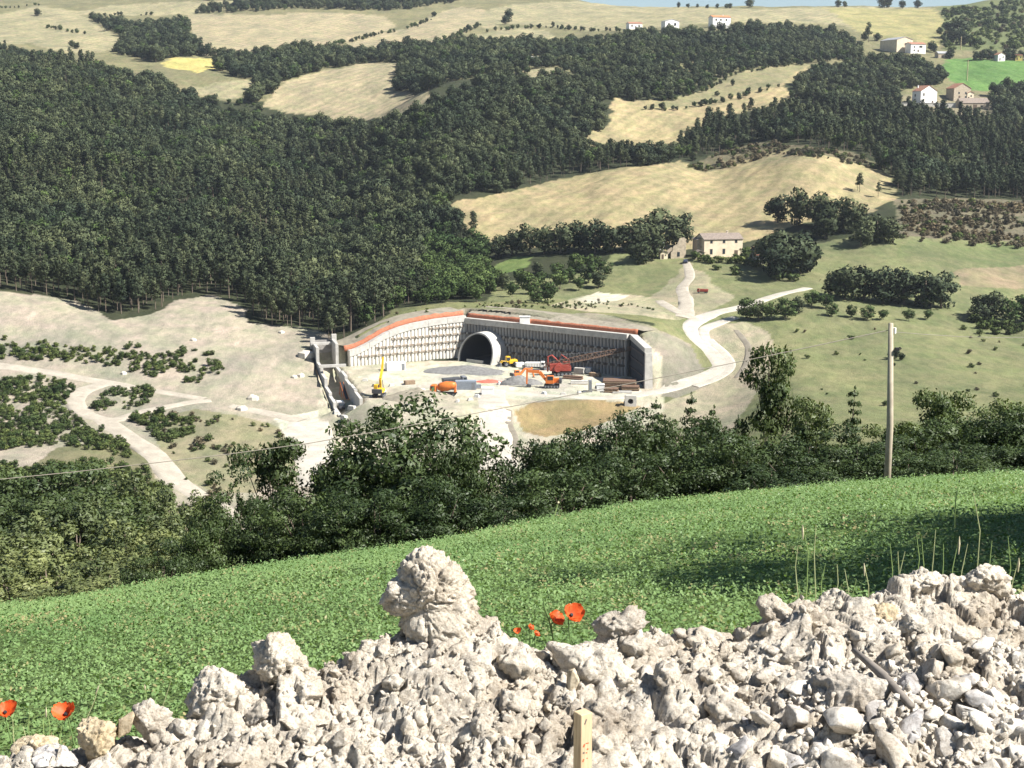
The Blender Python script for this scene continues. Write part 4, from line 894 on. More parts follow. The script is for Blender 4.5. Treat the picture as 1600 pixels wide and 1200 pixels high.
def excavator(loc, rz, sc, paint, label, b1=0.75, b2=-1.2, bk=True):
    o = thing('excavator', label, 'excavator', loc, rz, scale=sc)
    tracks(o); MB().cyl((0, 0, 0.95), 0.75, 0.3, 'z', 16).build('turntable', greysteel, o)
    mb = MB(); mb.prism([(-2.1, 1.1), (1.3, 1.1), (1.3, 1.75), (0.4, 2.15), (-1.6, 2.15), (-2.1, 1.7)], -1.2, 0.25, 'y'); mb.build('engine_housing', paint, o, bevel=0.06)
    MB().box((-2.0, 0, 1.65), (0.7, 2.5, 1.05)).build('counterweight', M('dark_paint', (0.07, 0.07, 0.075), 0.5), o, bevel=0.08)
    mb = MB(); mb.prism([(-0.55, 1.1), (1.35, 1.1), (1.45, 1.9), (1.15, 2.95), (-0.5, 2.95)], 0.3, 1.25, 'y'); cb = mb.build('cab', paint, o, bevel=0.05)
    MB().box((0.3, 1.27, 2.4), (1.25, 0.04, 0.85)).build('window', glass, cb); MB().box((1.33, 0.78, 2.35), (0.06, 0.8, 0.9), roty(-0.25)).build('window', glass, cb); MB().box((0.3, 0.28, 2.4), (1.25, 0.04, 0.85)).build('window', glass, cb)
    p0 = Vector((1.2, -0.1, 1.6)); p1 = p0 + Vector((math.cos(b1 + 0.35), 0, math.sin(b1 + 0.35))) * 2.6; p2 = p1 + Vector((math.cos(b1 - 0.5), 0, math.sin(b1 - 0.5))) * 2.9
    def beam(pts, ws, name, mt):
        mb = MB()
        for i in range(len(pts) - 1):
            a, b = pts[i], pts[i + 1]; d = b - a; nn = Vector((-d.z, 0, d.x)).normalized()
            mb.prism([(q.x, q.z) for q in (a - nn * ws[i] / 2, b - nn * ws[i + 1] / 2, b + nn * ws[i + 1] / 2, a + nn * ws[i] / 2)], -0.32 - 0.01 * i, 0.14 + 0.01 * i, 'y')
        return mb.build(name, mt, o)
    beam([p0, p1, p2], [0.55, 0.8, 0.5], 'boom', paint)
    p3 = p2 + Vector((math.cos(b2), 0, math.sin(b2))) * 3.0
    beam([p2 + (p2 - p3).normalized() * 0.6, p3], [0.45, 0.35], 'stick', paint)
    MB().tube([p0 + Vector((0.5, -0.55, 0.1)), p1 + Vector((0, -0.5, -0.2))], 0.09, 8).build('hydraulic_ram', greysteel, o)
    MB().tube([p1 + Vector((0, -0.1, 0.45)), p2 + Vector((0.1, -0.1, 0.3))], 0.08, 8).build('hydraulic_ram', greysteel, o)
    if bk:
        mb = MB(); d = Vector((math.cos(b2), 0, math.sin(b2))); n2 = Vector((d.z, 0, -d.x)) * -1
        q = [p3, p3 + d * 0.5 + n2 * 0.1, p3 + d * 1.0 - n2 * 0.25, p3 + d * 0.85 - n2 * 0.95, p3 + d * 0.25 - n2 * 1.1, p3 - n2 * 0.3]
        mb.prism([(v.x, v.z) for v in q], -0.65, 0.45, 'y'); mb.build('bucket', M('dark_paint', (0.07, 0.07, 0.075), 0.5), o)
    return o
excavator(bay(862, 606), R(176), 1.25, orange, 'orange excavator with arched boom working on the pad before the wall', 0.55, -1.55)
excavator(bay(593, 641, PAD - 4), R(80), 1.15, yellow, 'yellow tracked excavator with boom raised upright beside the sunken cutting', 1.35, 1.25, False)

def wheel(o, x, y, r, w):
    t = MB().cyl((x, y, r), r, w, 'y', 16).build('wheel', black, o); MB().cyl((x, y + (0.02 if y > 0 else -0.02), r), r * 0.55, w, 'y', 12).build('rim', greysteel, t)
def truck(loc, rz, sc, cabm, bodym, label, name='truck', drum=False, cat='truck'):
    o = thing(name, label, cat, loc, rz, scale=sc)
    MB().box((0, 0, 0.95), (7.0, 0.9, 0.3)).build('chassis', black, o)
    mb = MB(); mb.prism([(2.0, 1.0), (3.7, 1.0), (3.7, 2.0), (3.45, 3.0), (2.1, 3.0)], -1.15, 1.15, 'y'); cb = mb.build('cab', cabm, o, bevel=0.08)
    MB().box((3.62, 0, 2.4), (0.06, 1.9, 0.8), roty(-0.24)).build('windscreen', glass, cb)
    for s in (-1, 1): MB().box((2.95, s * 1.16, 2.35), (0.9, 0.04, 0.7)).build('window', glass, cb)
    if drum:
        mb = MB(); mb.tube([(1.7, 0, 2.3), (0.9, 0, 2.35), (-0.8, 0, 2.65), (-2.4, 0, 3.0), (-3.2, 0, 3.3)], [0.7, 1.2, 1.35, 0.95, 0.5], 16); mb.build('drum', bodym, o, smooth=True)
        MB().box((-3.0, 0, 2.0), (0.5, 1.0, 1.8)).build('chute_frame', bodym, o)
    else:
        mb = MB(); mb.prism([(1.75, 1.15), (1.75, 2.7), (-3.6, 2.6), (-3.3, 1.15)], -1.2, 1.2, 'y'); mb.build('body', bodym, o, bevel=0.05)
        for k in range(5): MB().box((-2.8 + k * 1.0, -1.23, 1.85), (0.12, 0.08, 1.2)).build('rib', bodym, o)
    for x in (2.7, -1.4, -2.6):
        for s in (-1, 1): wheel(o, x, s * 1.0, 0.5, 0.35)
    return o
truck(bay(694, 618), R(172), 1.05, orange, orange, 'orange concrete mixer truck beside the grey gravel heap', 'mixer_truck', True)
truck(bay(710, 604), R(20), 1.0, greysteel, M('dark_paint', (0.07, 0.07, 0.075), 0.5), 'dark tipper truck standing behind the orange mixer', 'tipper_truck')
truck(bay(836, 577), R(-8), 0.85, white, white, 'white box truck parked between the portal and the drilling rig', 'box_truck')

def loader(loc, rz, sc, label):
    o = thing('wheel_loader', label, 'loader', loc, rz, scale=sc)
    MB().prism([(-2.4, 0.8), (0.2, 0.8), (0.2, 1.7), (-2.2, 1.9)], -0.9, 0.9, 'y').build('body', yellow, o, bevel=0.08)
    cb = MB().box((0.3, 0, 2.0), (1.3, 1.4, 1.6), None, 0.86).build('cab', yellow, o, bevel=0.05)
    for s in (-1, 1): MB().box((0.3, s * 0.68, 2.1), (0.9, 0.06, 0.9)).build('window', glass, cb)
    for s in (-1, 1): MB().tube([(0.8, s * 0.5, 1.5), (1.9, s * 0.5, 1.6), (2.7, s * 0.5, 0.7)], 0.13, 6).build('lift_arm', yellow, o)
    MB().prism([(2.5, 0.2), (3.5, 0.15), (3.3, 0.35), (2.8, 0.6), (2.9, 1.3), (2.6, 1.2)], -1.3, 1.3, 'y').build('bucket', greysteel, o)
    for x in (-1.5, 1.1):
        for s in (-1, 1): wheel(o, x, s * 1.0, 0.7, 0.5)
    return o
loader(bay(795, 572), R(200), 1.15, 'yellow wheel loader beside the right foot of the portal collar')
loader(bay(943, 582), R(185), 0.9, 'yellow wheel loader in the shadow of the wing wall')

# drilling rig with a long lattice boom
def rig(loc, rz):
    o = thing('drilling_rig', 'rust red drilling rig with a long lattice boom before the shaded wall', 'drilling rig', loc, rz, scale=1.2)
    tracks(o, 5.0, 0.8, 2.8, 1.1)
    MB().prism([(-3.2, 1.3), (2.2, 1.3), (2.2, 2.6), (-0.5, 3.3), (-3.2, 3.1)], -1.5, 0.3, 'y').build('engine_housing', redm, o, bevel=0.08)
    cb = MB().box((1.2, 0.95, 2.4), (1.7, 1.1, 2.0)).build('cab', redm, o, bevel=0.05); MB().box((1.2, 1.52, 2.7), (1.3, 0.04, 0.9)).build('window', glass, cb)
    MB().tube([(-3.6, 0, 1.0), (-3.6, 0, 4.8), (-2.6, 0, 5.2), (-0.4, 0, 3.2)], 0.22, 8).build('hose_frame', redm, o)
    MB().cyl((-1.2, -1.6, 2.1), 0.9, 1.1, 'y', 18).build('winch', redm, o)
    a = Vector((-4.6, -0.4, 2.6)); b = Vector((19.0, -2.5, 7.6)); mb = MB(); nseg = 20; d = (b - a)
    def cr(t): w = 0.75 * (0.45 + 0.55 * math.sin(PI * min(1, 0.12 + t))); c = a + d * t; return [c + Vector((0, -w, -w * 0.8)), c + Vector((0, w, -w * 0.8)), c + Vector((0, 0, w))]
    for j in range(3): mb.tube([cr(0)[j], cr(0.5)[j], cr(1)[j]], 0.10, 5)
    for i in range(nseg):
        p, q = cr(i / nseg), cr((i + 1) / nseg)
        for j in range(3): mb.tube([p[j], q[(j + 1) % 3]], 0.055, 4); mb.tube([p[j], p[(j + 1) % 3]], 0.045, 4)
    mb.build('lattice_boom', steel, o)
    MB().tube([(-1.0, 0, 3.2), (-0.2, -0.4, 5.4), (2.0, -0.7, 3.9)], 0.16, 6).build('gantry', redm, o)
    MB().tube([(-0.2, -0.4, 5.4), (12, -1.9, 6.6)], 0.04, 4).build('cable', greysteel, o)
    return o
rig(bay(878, 586), R(2))

# smaller things on the pad
def heap(name, label, cat, px, py, rx, ry, h, mat, seed, rz=0.0):
    p = bay(px, py); n1, n2 = 30, 10; Vv = [(0, 0, h)]; 
    A = np.linspace(0, 2 * PI, n1, endpoint=False)
    for j in range(1, n2 + 1):
        t = j / n2
        rr = t * (1 + 0.16 * fbm(np.cos(A) * 1.5, np.sin(A) * 1.5, np.full(n1, seed), o=2))
        zz = h * (1 - t) ** 0.8 * (1 + 0.35 * fbm(np.cos(A) * 3 * t, np.sin(A) * 3 * t, np.full(n1, seed + 4.0), o=3)) - 0.25 * (t > 0.99)
        Vv += list(zip(np.cos(A) * rx * rr, np.sin(A) * ry * rr, zz))
    Fs = [(0, 1 + k, 1 + (k + 1) % n1) for k in range(n1)]
    mb = MB(); mb.add(Vv, Fs + [(1 + j * n1 + k, 1 + (j + 1) * n1 + k, 1 + (j + 1) * n1 + (k + 1) % n1, 1 + j * n1 + (k + 1) % n1) for j in range(n2 - 1) for k in range(n1)])
    o = mb.build(name, mat, None, p, smooth=True); o.rotation_euler[2] = rz; return tag(o, label, cat)
heap('gravel_heap', 'broad low heap of grey gravel in the middle of the pad', 'heap', 724, 580, 14, 7.5, 1.7, gravel, 3.0, -0.1)
heap('gravel_heap', 'small dark gravel heap beside the orange excavator', 'heap', 812, 600, 6.5, 3.5, 2.2, gravel, 5.0)
heap('netting_pile', 'pile of bright red netting lying on the pad edge', 'heap', 762, 597, 4.6, 1.4, 0.9, M('red_netting', (0.60, 0.13, 0.09), 0.8), 7.0)
heap('spoil_bank', 'grey earth spoil bank behind the upright yellow excavator', 'heap', 655, 622, 10, 6, 2.6, earth, 9.0)
heap('stone_heap', 'pale stone heap on the bank below the farm track', 'heap', 940, 466, 9, 5, 2.0, M('pale_stone', (0.55, 0.50, 0.42), 0.9, var=0.25), 11.0) if False else None
p = hit(938, 468, 300.0)
def slabs(px, py, items, label, name, cat, mat, rz=0.0):
    o = thing(name, label, cat, bay(px, py), rz)
    for (n_, c, d) in items: MB().box(c, d).build(n_, mat, o, bevel=0.03)
    return o
slabs(922, 612, [('slab', (0, 0, 1.7), (0.9, 2.0, 3.4)), ('base_plate', (-0.7, 0, 0.15), (2.6, 2.2, 0.3))], 'upright dark formwork slab on the pad near the pad edge', 'formwork_slab', 'formwork', greysteel)
slabs(938, 610, [('block', (0, 0, 0.9), (2.2, 1.8, 1.8)), ('lid', (0, 0, 1.86), (2.4, 2.0, 0.12))], 'white site box beside the upright formwork slab', 'site_box', 'box', white)
slabs(762, 616, [('block', (0, 0, 0.9), (3.4, 2.2, 1.8)), ('lid', (0, 0, 1.86), (3.6, 2.4, 0.12))], 'white site cabin at the head of the haul road', 'site_cabin', 'cabin', white)
for (px, py, L, W_, n_, lab) in ((968, 606, 9.5, 5.0, 7, 'large stack of brown formwork panels below the wing wall'), (985, 610, 5.0, 3.0, 4, 'small stack of brown formwork panels by the road bend'), (955, 613, 4.0, 2.5, 4, 'low stack of brown formwork panels at the pad edge')):
    o = thing('panel_stack', lab, 'panels', bay(px, py), R(-6))
    for k in range(n_): MB().box((0.12 * math.sin(k * 2.1), 0.1 * math.cos(k * 3.3), 0.16 + 0.34 * k), (L, W_, 0.26)).build('panel', wood if k % 3 else steel, o)
slabs(972, 614, [('beam', (0, -0.9, 0.2), (5.5, 0.35, 0.4)), ('beam', (0, 0.0, 0.2), (5.5, 0.35, 0.4)), ('beam', (0, 0.9, 0.2), (5.5, 0.35, 0.4))], 'row of pale concrete beams in front of the brown panels', 'beam_row', 'beams', conc)
p = bay(965, 596); tag(MB().box((0, 0, 0.5), (2.6, 1.6, 1.0)).box((0, 0, 1.05), (2.2, 1.2, 0.2)).build('blue_tank', M('blue_paint', (0.25, 0.42, 0.62), 0.4), None, p, bevel=0.06), 'pale blue tank beside the brown formwork panels', 'tank')
p = hit(985, 634, 300.0); o = thing('culvert_head', 'square white culvert head with a round dark opening below the road', 'culvert', tuple(p))
mb = MB(); n = 20; ring = [(math.cos(2 * PI * k / n) * 0.75, 1.3 + math.sin(2 * PI * k / n) * 0.75) for k in range(n)]
sq = [(max(-1.6, min(1.6, math.cos(2 * PI * k / n) * 2.4)), max(-0.3, min(2.9, 1.3 + math.sin(2 * PI * k / n) * 2.4))) for k in range(n)]
Vv = [(x_, -0.6, z_) for x_, z_ in sq] + [(x_, -0.6, z_) for x_, z_ in ring] + [(x_, 3.0, z_) for x_, z_ in ring] + [(x_, 0.4, z_) for x_, z_ in sq]
mb.add(Vv, [(k, (k + 1) % n, n + (k + 1) % n, n + k) for k in range(n)] + [(n + k, n + (k + 1) % n, 2 * n + (k + 1) % n, 2 * n + k) for k in range(n)] + [(k, (k + 1) % n, 3 * n + (k + 1) % n, 3 * n + k) for k in range(n)] + [tuple(range(2 * n, 3 * n))])
mb.build('headwall', conc, o)

def pallet(px, py, rz, mat, label, L=2.6, n=4):
    o = thing('material_stack', label, 'materials', bay(px, py), rz)
    for s in (-0.7, 0.7): MB().box((0, s, 0.08), (L, 0.15, 0.16)).build('bearer', wood, o)
    for k in range(n): MB().box((0.06 * math.sin(k * 5.0), 0, 0.32 + 0.33 * k), (L, 1.7, 0.28)).build('layer', mat, o)
def pipes(px, py, rz, mat, label, L=6.0):
    o = thing('pipe_bundle', label, 'pipes', bay(px, py), rz)
    for k in range(3): MB().cyl((0, -0.62 + 0.62 * k, 0.3), 0.3, L, 'x', 10).build('pipe', mat, o)
    for k in range(2): MB().cyl((0.1, -0.31 + 0.62 * k, 0.83), 0.3, L, 'x', 10).build('pipe', mat, o)
def container(px, py, rz, mat, label):
    o = thing('site_container', label, 'container', bay(px, py), rz)
    MB().box((0, 0, 1.3), (6.0, 2.4, 2.6)).build('shell', mat, o)
    for k in range(11): MB().box((-2.7 + 0.54 * k, -1.22, 1.3), (0.14, 0.08, 2.3)).build('rib', mat, o)
    MB().box((2.1, -1.24, 1.15), (0.9, 0.1, 2.0)).build('door', greysteel, o)
pallet(812, 573, 0.3, white, 'white bagged material stacked behind the white box truck'); pallet(822, 576, 0.1, conc, 'grey blocks stacked beside the white bags', 2.2, 3)
pallet(905, 584, -0.3, conc, 'pale blocks stacked right of the drilling rig', 3.0, 5); pallet(918, 583, -0.4, white, 'white bags stacked right of the pale blocks', 2.4, 5); pallet(930, 588, -0.5, wood, 'timber baulks stacked near the shaded wall foot', 3.4, 3)
pallet(857, 578, 0.2, greysteel, 'grey steel sections stacked behind the drilling rig', 3.2, 3); pallet(640, 600, 0.4, wood, 'timber stack on the left of the pad', 3.0, 3)
pipes(895, 592, -0.4, steel, 'rusty drill pipes lying before the drilling rig'); pipes(735, 606, 0.1, greysteel, 'grey pipes lying behind the white site cabin'); pipes(905, 600, 0.0, conc, 'pale pipes lying right of the orange excavator', 5.0)
container(728, 608, 0.05, M('grey_blue_paint', (0.25, 0.28, 0.32), 0.5), 'grey blue site container left of the haul road head'); container(618, 578, 0.35, white, 'white site container at the foot of the sunlit wall')
excavator(bay(808, 592), R(30), 0.85, orange, 'small orange excavator beside the dark gravel heap', 0.4, -1.3)
for i, (px, py) in enumerate(((660, 612), (672, 628), (640, 632), (745, 620), (735, 626), (715, 628), (850, 616), (880, 617), (905, 616), (780, 600), (700, 595), (612, 604), (600, 612), (585, 604), (570, 596))):
    c = tag(MB().box((0, 0, 0.4), (1.9, 0.8, 0.8), None, 0.6).build('concrete_barrier', conc if i % 3 else white, None, bay(px, py), bevel=0.05), 'low pale concrete barrier set down on the work pad', 'barrier', 'barriers on the work pad'); c.rotation_euler[2] = i * 0.9

# the sunken cutting with concrete side walls left of the pad
def cutting():
    zA = gz(*(CUT_A - CUT_T * 4)) ; zB = gz(*(CUT_B + CUT_T * 7)); 
    o = thing('sunken_cutting', 'concrete sided cutting running down left of the pad', 'cutting', V3(CUT_A, zA)); zb = zB - zA; L = CUT_L; t = CUT_T; n = CUT_N
    for off in (-3.0, 3.0):
        for k in range(6):
            s0, s1 = L * k / 6 + 0.06, L * (k + 1) / 6 - 0.06; w = 0.45
            g0 = max(gz(*(CUT_A + t * s0 + n * (off * 1.6))), gz(*(CUT_A + t * s1 + n * (off * 1.6)))) - zA + (1.9, 0.5, 1.2, 0.4, 0.8, 0.3)[k]; z0 = zb * k / 6; z1 = zb * (k + 1) / 6
            P = [t * s0 + n * (off - w), t * s1 + n * (off - w), t * s1 + n * (off + w), t * s0 + n * (off + w)]
            mb = MB(); mb.add([V3(P[0], z0 - 5), V3(P[1], z1 - 5), V3(P[2], z1 - 5), V3(P[3], z0 - 5), V3(P[0], g0), V3(P[1], g0), V3(P[2], g0), V3(P[3], g0)], [(0, 3, 2, 1), (4, 5, 6, 7), (0, 1, 5, 4), (1, 2, 6, 5), (2, 3, 7, 6), (3, 0, 4, 7)])
            mb.build('side_wall', conc, o)
    an = math.atan2(n[1], n[0])
    for s, z in ((0.02, 1.0), (0.36, 0.2)):
        c = t * L * s; mb = MB(); mb.box((c[0], c[1], zb * s + z), (8.2, 0.9, 0.8), rotz(an)); mb.build('strut_beam', conc, o)
    c = t * -1.0; mb = MB(); mb.box((c[0], c[1], -1.2), (7.2, 0.6, 5.6), rotz(an)); mb.build('end_wall', conc_d, o)
    for sgn, hh in ((-1, 3.4), (1, 2.6)):
        c = n * sgn * 3.4 - t * 0.4; mb = MB(); mb.box((c[0], c[1], hh / 2 - 0.5), (1.5, 1.5, hh + 1), rotz(an)); mb.build('pillar', conc, o)
    return zA, zb
zA_, zb_ = cutting()
def cut_at(s, off, up=0.1): c = CUT_A + CUT_T * CUT_L * s + CUT_N * off; return (float(c[0]), float(c[1]), gz(c[0], c[1]) + up)
ang_c = math.atan2(CUT_T[1], CUT_T[0])
truck(cut_at(0.78, 1.0), ang_c, 0.8, M('dark_paint', (0.07, 0.07, 0.075), 0.5), white, 'dark cabbed truck with white body standing in the cutting', 'tipper_truck')
o = thing('conveyor', 'orange framed conveyor climbing through the sunken cutting', 'conveyor', cut_at(0.62, -1.4), ang_c)
mb = MB()
for s in (-0.5, 0.5): mb.tube([(-6, s, 3.4), (6, s, 0.5)], 0.12, 5)
for k in range(13):
    x_ = -6 + k; z_ = 3.4 - 2.9 * k / 12; mb.tube([(x_, -0.5, z_), (x_, 0.5, z_)], 0.07, 4)
mb.build('frame', orange, o); MB().add([(-6, -0.42, 3.56), (6, -0.42, 0.66), (6, 0.42, 0.66), (-6, 0.42, 3.56), (-6, -0.42, 3.50), (6, -0.42, 0.6), (6, 0.42, 0.6), (-6, 0.42, 3.50)], [(0, 1, 2, 3), (7, 6, 5, 4), (0, 1, 5, 4), (1, 2, 6, 5), (2, 3, 7, 6), (3, 0, 4, 7)]).build('belt', black, o)
for x_ in (-5, -1.5, 2):
    z_ = 3.4 - 2.9 * (x_ + 6) / 12; MB().tube([(x_, -0.5, z_), (x_, -0.8, -0.2)], 0.09, 5).build('leg', orange, o); MB().tube([(x_, 0.5, z_), (x_, 0.8, -0.2)], 0.09, 5).build('leg', orange, o)
for i, (px, py, s_) in enumerate(((525, 648, 1.0), (531, 640, 0.8), (538, 655, 1.1), (522, 630, 0.8), (550, 640, 0.9), (555, 628, 0.8))):
    p = hit(px, py, 300.0); c = tag(MB().box((0, 0, 0.55), (2.4, 1.4, 1.1), None, 0.8).build('concrete_barrier', conc, None, tuple(p), bevel=0.06), 'pale concrete barrier block beside the sunken cutting', 'barrier', 'barrier blocks by the cutting'); c.rotation_euler[2] = ang_c + 0.2 * i

# ------------------------------------------------------------------ houses
tile = M('roof_tile', (0.34, 0.17, 0.11), 0.85, var=0.35, scale=1.5); tile_b = M('old_roof_tile', (0.24, 0.195, 0.16), 0.85, var=0.35, scale=1.2)
cream = M('cream_plaster', (0.68, 0.58, 0.42), 0.9, var=0.22, scale=0.4); whitep = M('white_plaster', (0.80, 0.78, 0.74), 0.9, var=0.1, scale=0.4)
stone = M('rubble_stone', (0.43, 0.36, 0.265), 0.95, var=0.35, scale=1.2, bmp=0.05); shutter = M('shutter', (0.12, 0.085, 0.06), 0.7); greyroof = M('sheet_roof', (0.33, 0.33, 0.33), 0.6, var=0.2)
def house(name, label, px, py, w, d, h, yaw, wall, roofm, pitch=0.45, gable='x', wins=(), chimney=None, door=None, cat='house', ymin=300.0, over=0.35):
    p = hit(px, py, ymin); o = thing(name, label, cat, (float(p[0]), float(p[1]), float(p[2])), yaw)
    x, y = w / 2, d / 2; mb = MB()
    rh = pitch * (y if gable == 'x' else x)
    if gable == 'x': mb.prism([(-y, -1.5), (y, -1.5), (y, h), (0, h + rh), (-y, h)], -x, x, 'x')
    else: mb.prism([(-x, -1.5), (x, -1.5), (x, h), (0, h + rh), (-x, h)], -y, y, 'y')
    mb.build('wall', wall, o)
    e = over; q = y if gable == 'x' else x; L = (x if gable == 'x' else y) + e; th = 0.18
    sl = rh / q; mb = MB()
    pr = [(-q - e, h - e * sl + 0.03), (0, h + rh + 0.03), (q + e, h - e * sl + 0.03), (q + e, h - e * sl + 0.03 + th), (0, h + rh + 0.03 + th * 1.15), (-q - e, h - e * sl + 0.03 + th)]
    mb.prism(pr, -L, L, 'x' if gable == 'x' else 'y'); rf = mb.build('roof', roofm, o)
    if chimney: MB().box((chimney[0], chimney[1], h + rh * 0.7 + 0.5), (0.7, 0.7, 1.9)).box((chimney[0], chimney[1], h + rh * 0.7 + 1.5), (0.95, 0.95, 0.15)).build('chimney', wall, rf)
    for (face, a, z, ww, hh) in wins:
        if face == 'f': c = (a, -y, z); s = (ww, 0.10, hh); s2 = (ww + 0.3, 0.06, hh + 0.3); 
        else: c = ((x if face == 'r' else -x), a, z); s = (0.10, ww, hh); s2 = (0.06, ww + 0.3, hh + 0.3)
        wn_ = MB().box(c, s).build('window', glass, o); MB().box(c, s2).build('frame', wall if hh < 0.7 else stone, wn_)
    if door:
        dr = MB().box((door[0], -y, door[2] / 2), (door[1], 0.12, door[2])).build('door', shutter, o); MB().box((door[0] + door[1] * 0.35, -y - 0.1, 1.1), (0.1, 0.08, 0.1)).build('handle', greysteel, dr)
    return o
W3 = [('f', -5.2, 5.9, 0.95, 1.1), ('f', 0.2, 5.9, 0.95, 1.1), ('f', 5.4, 5.9, 0.95, 1.1), ('f', -5.2, 2.0, 1.0, 2.0), ('f', 0.2, 2.0, 1.0, 2.0)]
house('farmhouse', 'long cream farmhouse with brown tiled roof and small dark windows', 1123, 399, 16.5, 9.5, 6.9, R(14), cream, tile_b, 0.42, 'x', W3 + [('l', 0, 5.5, 0.9, 1.0)], (4, 1.5), (5.5, 1.5, 2.4))
house('farm_barn', 'low stone wing with lean roof at the shaded end of the farmhouse', 1094, 399, 4.6, 8.0, 6.6, R(6), stone, tile_b, 0.35, 'y', [('f', -0.4, 3.8, 0.7, 0.9)], None, (0.6, 1.2, 2.2), 'barn')
house('stone_shed', 'little round topped stone shed in front of the farmhouse', 1092, 404, 3.6, 3.0, 2.4, R(10), stone, tile_b, 0.5, 'y', [], None, (0, 1.0, 1.8), 'shed')
o = thing('ruined_cabin', 'roofless tan stone ruin with a broken stepped wall beside the farm track', 'ruin', tuple(hit(1058, 402, 300.0)), R(14))
MB().prism([(-3.4, -1), (3.0, -1), (3.0, 7.4), (2.2, 8.1), (0.2, 7.8), (-0.8, 5.4), (-2.4, 4.6), (-2.8, 2.8), (-3.4, 2.2)], -2.0, -1.4, 'y').build('front_wall', stone, o)
MB().prism([(-1.4, -1), (3.2, -1), (3.2, 4.2), (1.8, 5.6), (0.2, 7.2), (-1.4, 7.4)], 2.4, 3.0, 'x').build('side_wall', stone, o)
MB().prism([(-3.2, -1), (2.9, -1), (2.9, 4.4), (1.0, 3.2), (-1.5, 3.8), (-3.2, 2.5)], 3.0, 3.5, 'y').build('rear_wall', stone, o)
MB().box((-0.2, -2.02, 1.4), (1.1, 0.12, 1.8)).build('window', glass, o)
house('outbuilding', 'small white outbuilding half hidden by the large dark oak', 1178, 404, 5.0, 4.5, 3.4, R(-8), whitep, tile, 0.4, 'y', [('f', 0.4, 1.9, 0.8, 0.9)], None, (-1.2, 1.0, 2.0), 'outbuilding')
house('outbuilding', 'white low annex standing lower than its neighbour under the oak', 1187, 411, 3.2, 3.2, 3.2, R(-14), whitep, tile, 0.35, 'x', [('f', 0.5, 1.6, 0.6, 0.7)], None, (-0.7, 0.8, 1.9), 'outbuilding')
house('outbuilding', 'tiny pale hut among the trees left of the ruin', 1036, 404, 3.0, 3.0, 2.6, R(10), cream, tile_b, 0.4, 'y', [('f', 0.6, 1.5, 0.5, 0.6)], None, (-0.6, 0.9, 1.8), 'hut')
house('outbuilding', 'pale gable peeping out of the oaks above the ruin', 1030, 390, 3.0, 3.0, 3.6, R(10), whitep, tile_b, 0.4, 'y', [('f', 0.0, 2.0, 0.6, 0.7)], None, (0.9, 0.8, 1.9), 'hut')
house('white_house', 'tall white house with red tiled roof and chimney on the terrace', 1444, 163, 14.5, 10, 9.5, R(22), whitep, tile, 0.55, 'y', [('f', -4.6, 3.0, 1.3, 1.8), ('f', -4.6, 7.0, 1.3, 1.8), ('l', 1.5, 6.5, 1.2, 1.6), ('l', 1.5, 3, 1.2, 1.6)], (-5.5, 1.0), (3.5, 1.6, 2.6))
house('stone_house', 'tan stone house with pale gable beside the white house', 1497, 155, 15, 10, 8.0, R(18), stone, tile, 0.5, 'y', [('f', -3, 4.5, 1.3, 1.6), ('f', 3, 4.5, 1.3, 1.6), ('f', 3, 1.5, 1.2, 1.6)], None, (-2.5, 1.6, 2.5))
house('stone_annex', 'small pale annex at the end of the tan stone house', 1513, 156, 5.5, 6, 5.0, R(12), cream, tile, 0.4, 'y', [('f', 0.5, 2.8, 1.0, 1.2)], None, (-1.5, 1.2, 2.2), 'annex')
house('barn', 'wide low barn with brown roof at the end of the terrace', 1519, 170, 22, 9, 4.2, R(8), stone, tile_b, 0.75, 'x', [('f', -6, 1.9, 1.6, 1.2), ('f', 5, 1.9, 1.6, 1.2)], None, (0, 3.0, 3.0), 'barn')
o = thing('terrace_wall', 'long pale retaining wall below the white house', 'wall', tuple(hit(1447, 166, 300.0)), R(4))
MB().box((0, 0, 0.5), (44, 1.2, 3.6)).build('wall', conc, o); MB().box((0, 0, 2.38), (44.6, 1.6, 0.16)).build('coping', conc, o)
house('barn', 'cream gabled barn with grey sheet roof above the knoll', 1400, 80, 17, 26, 9.5, R(20), cream, greyroof, 0.3, 'y', [('f', 1.0, 5.5, 2.2, 2.0)], None, (2.5, 3.5, 4.2), 'barn')
house('white_house', 'low white house with red roof beside the cream barn', 1430, 82, 15, 10, 7.0, R(15), whitep, tile, 0.35, 'x', [('f', 2.5, 4.8, 3.0, 1.6), ('f', -4, 4.6, 1.2, 1.4), ('f', -4, 1.6, 1.2, 1.4)], (-4, 1), (0, 1.4, 2.3))
house('shed', 'small grey roofed shed on the upper edge of the green field', 1473, 91, 12, 7, 4.0, R(10), stone, greyroof, 0.5, 'x', [('f', 3, 2.0, 1.2, 1.2)], None, (-2, 2.0, 2.6), 'shed')
house('cottage', 'tiny white cottage in the tree row along the green field', 1561, 95, 7, 7, 5.0, R(15), whitep, tile, 0.5, 'y', [('f', 1.5, 3.0, 1.0, 1.2)], None, (-1.5, 1.2, 2.2), 'cottage')
house('cottage', 'tiny yellow cottage in the tree row along the green field', 1590, 94, 6, 6, 4.0, R(0), M('yellow_plaster', (0.55, 0.45, 0.14), 0.9), tile, 0.4, 'x', [('f', 1.5, 2.2, 1.0, 1.2)], None, (-1.5, 1.2, 2.2), 'cottage')
house('ridge_house', 'long low white house at the top edge of the upper wood', 991, 45, 14, 9, 4.8, R(15), whitep, tile, 0.35, 'x', [('f', -4, 2.6, 1.5, 1.6), ('f', 3.5, 2.6, 1.5, 1.6)], None, (0, 1.5, 2.4))
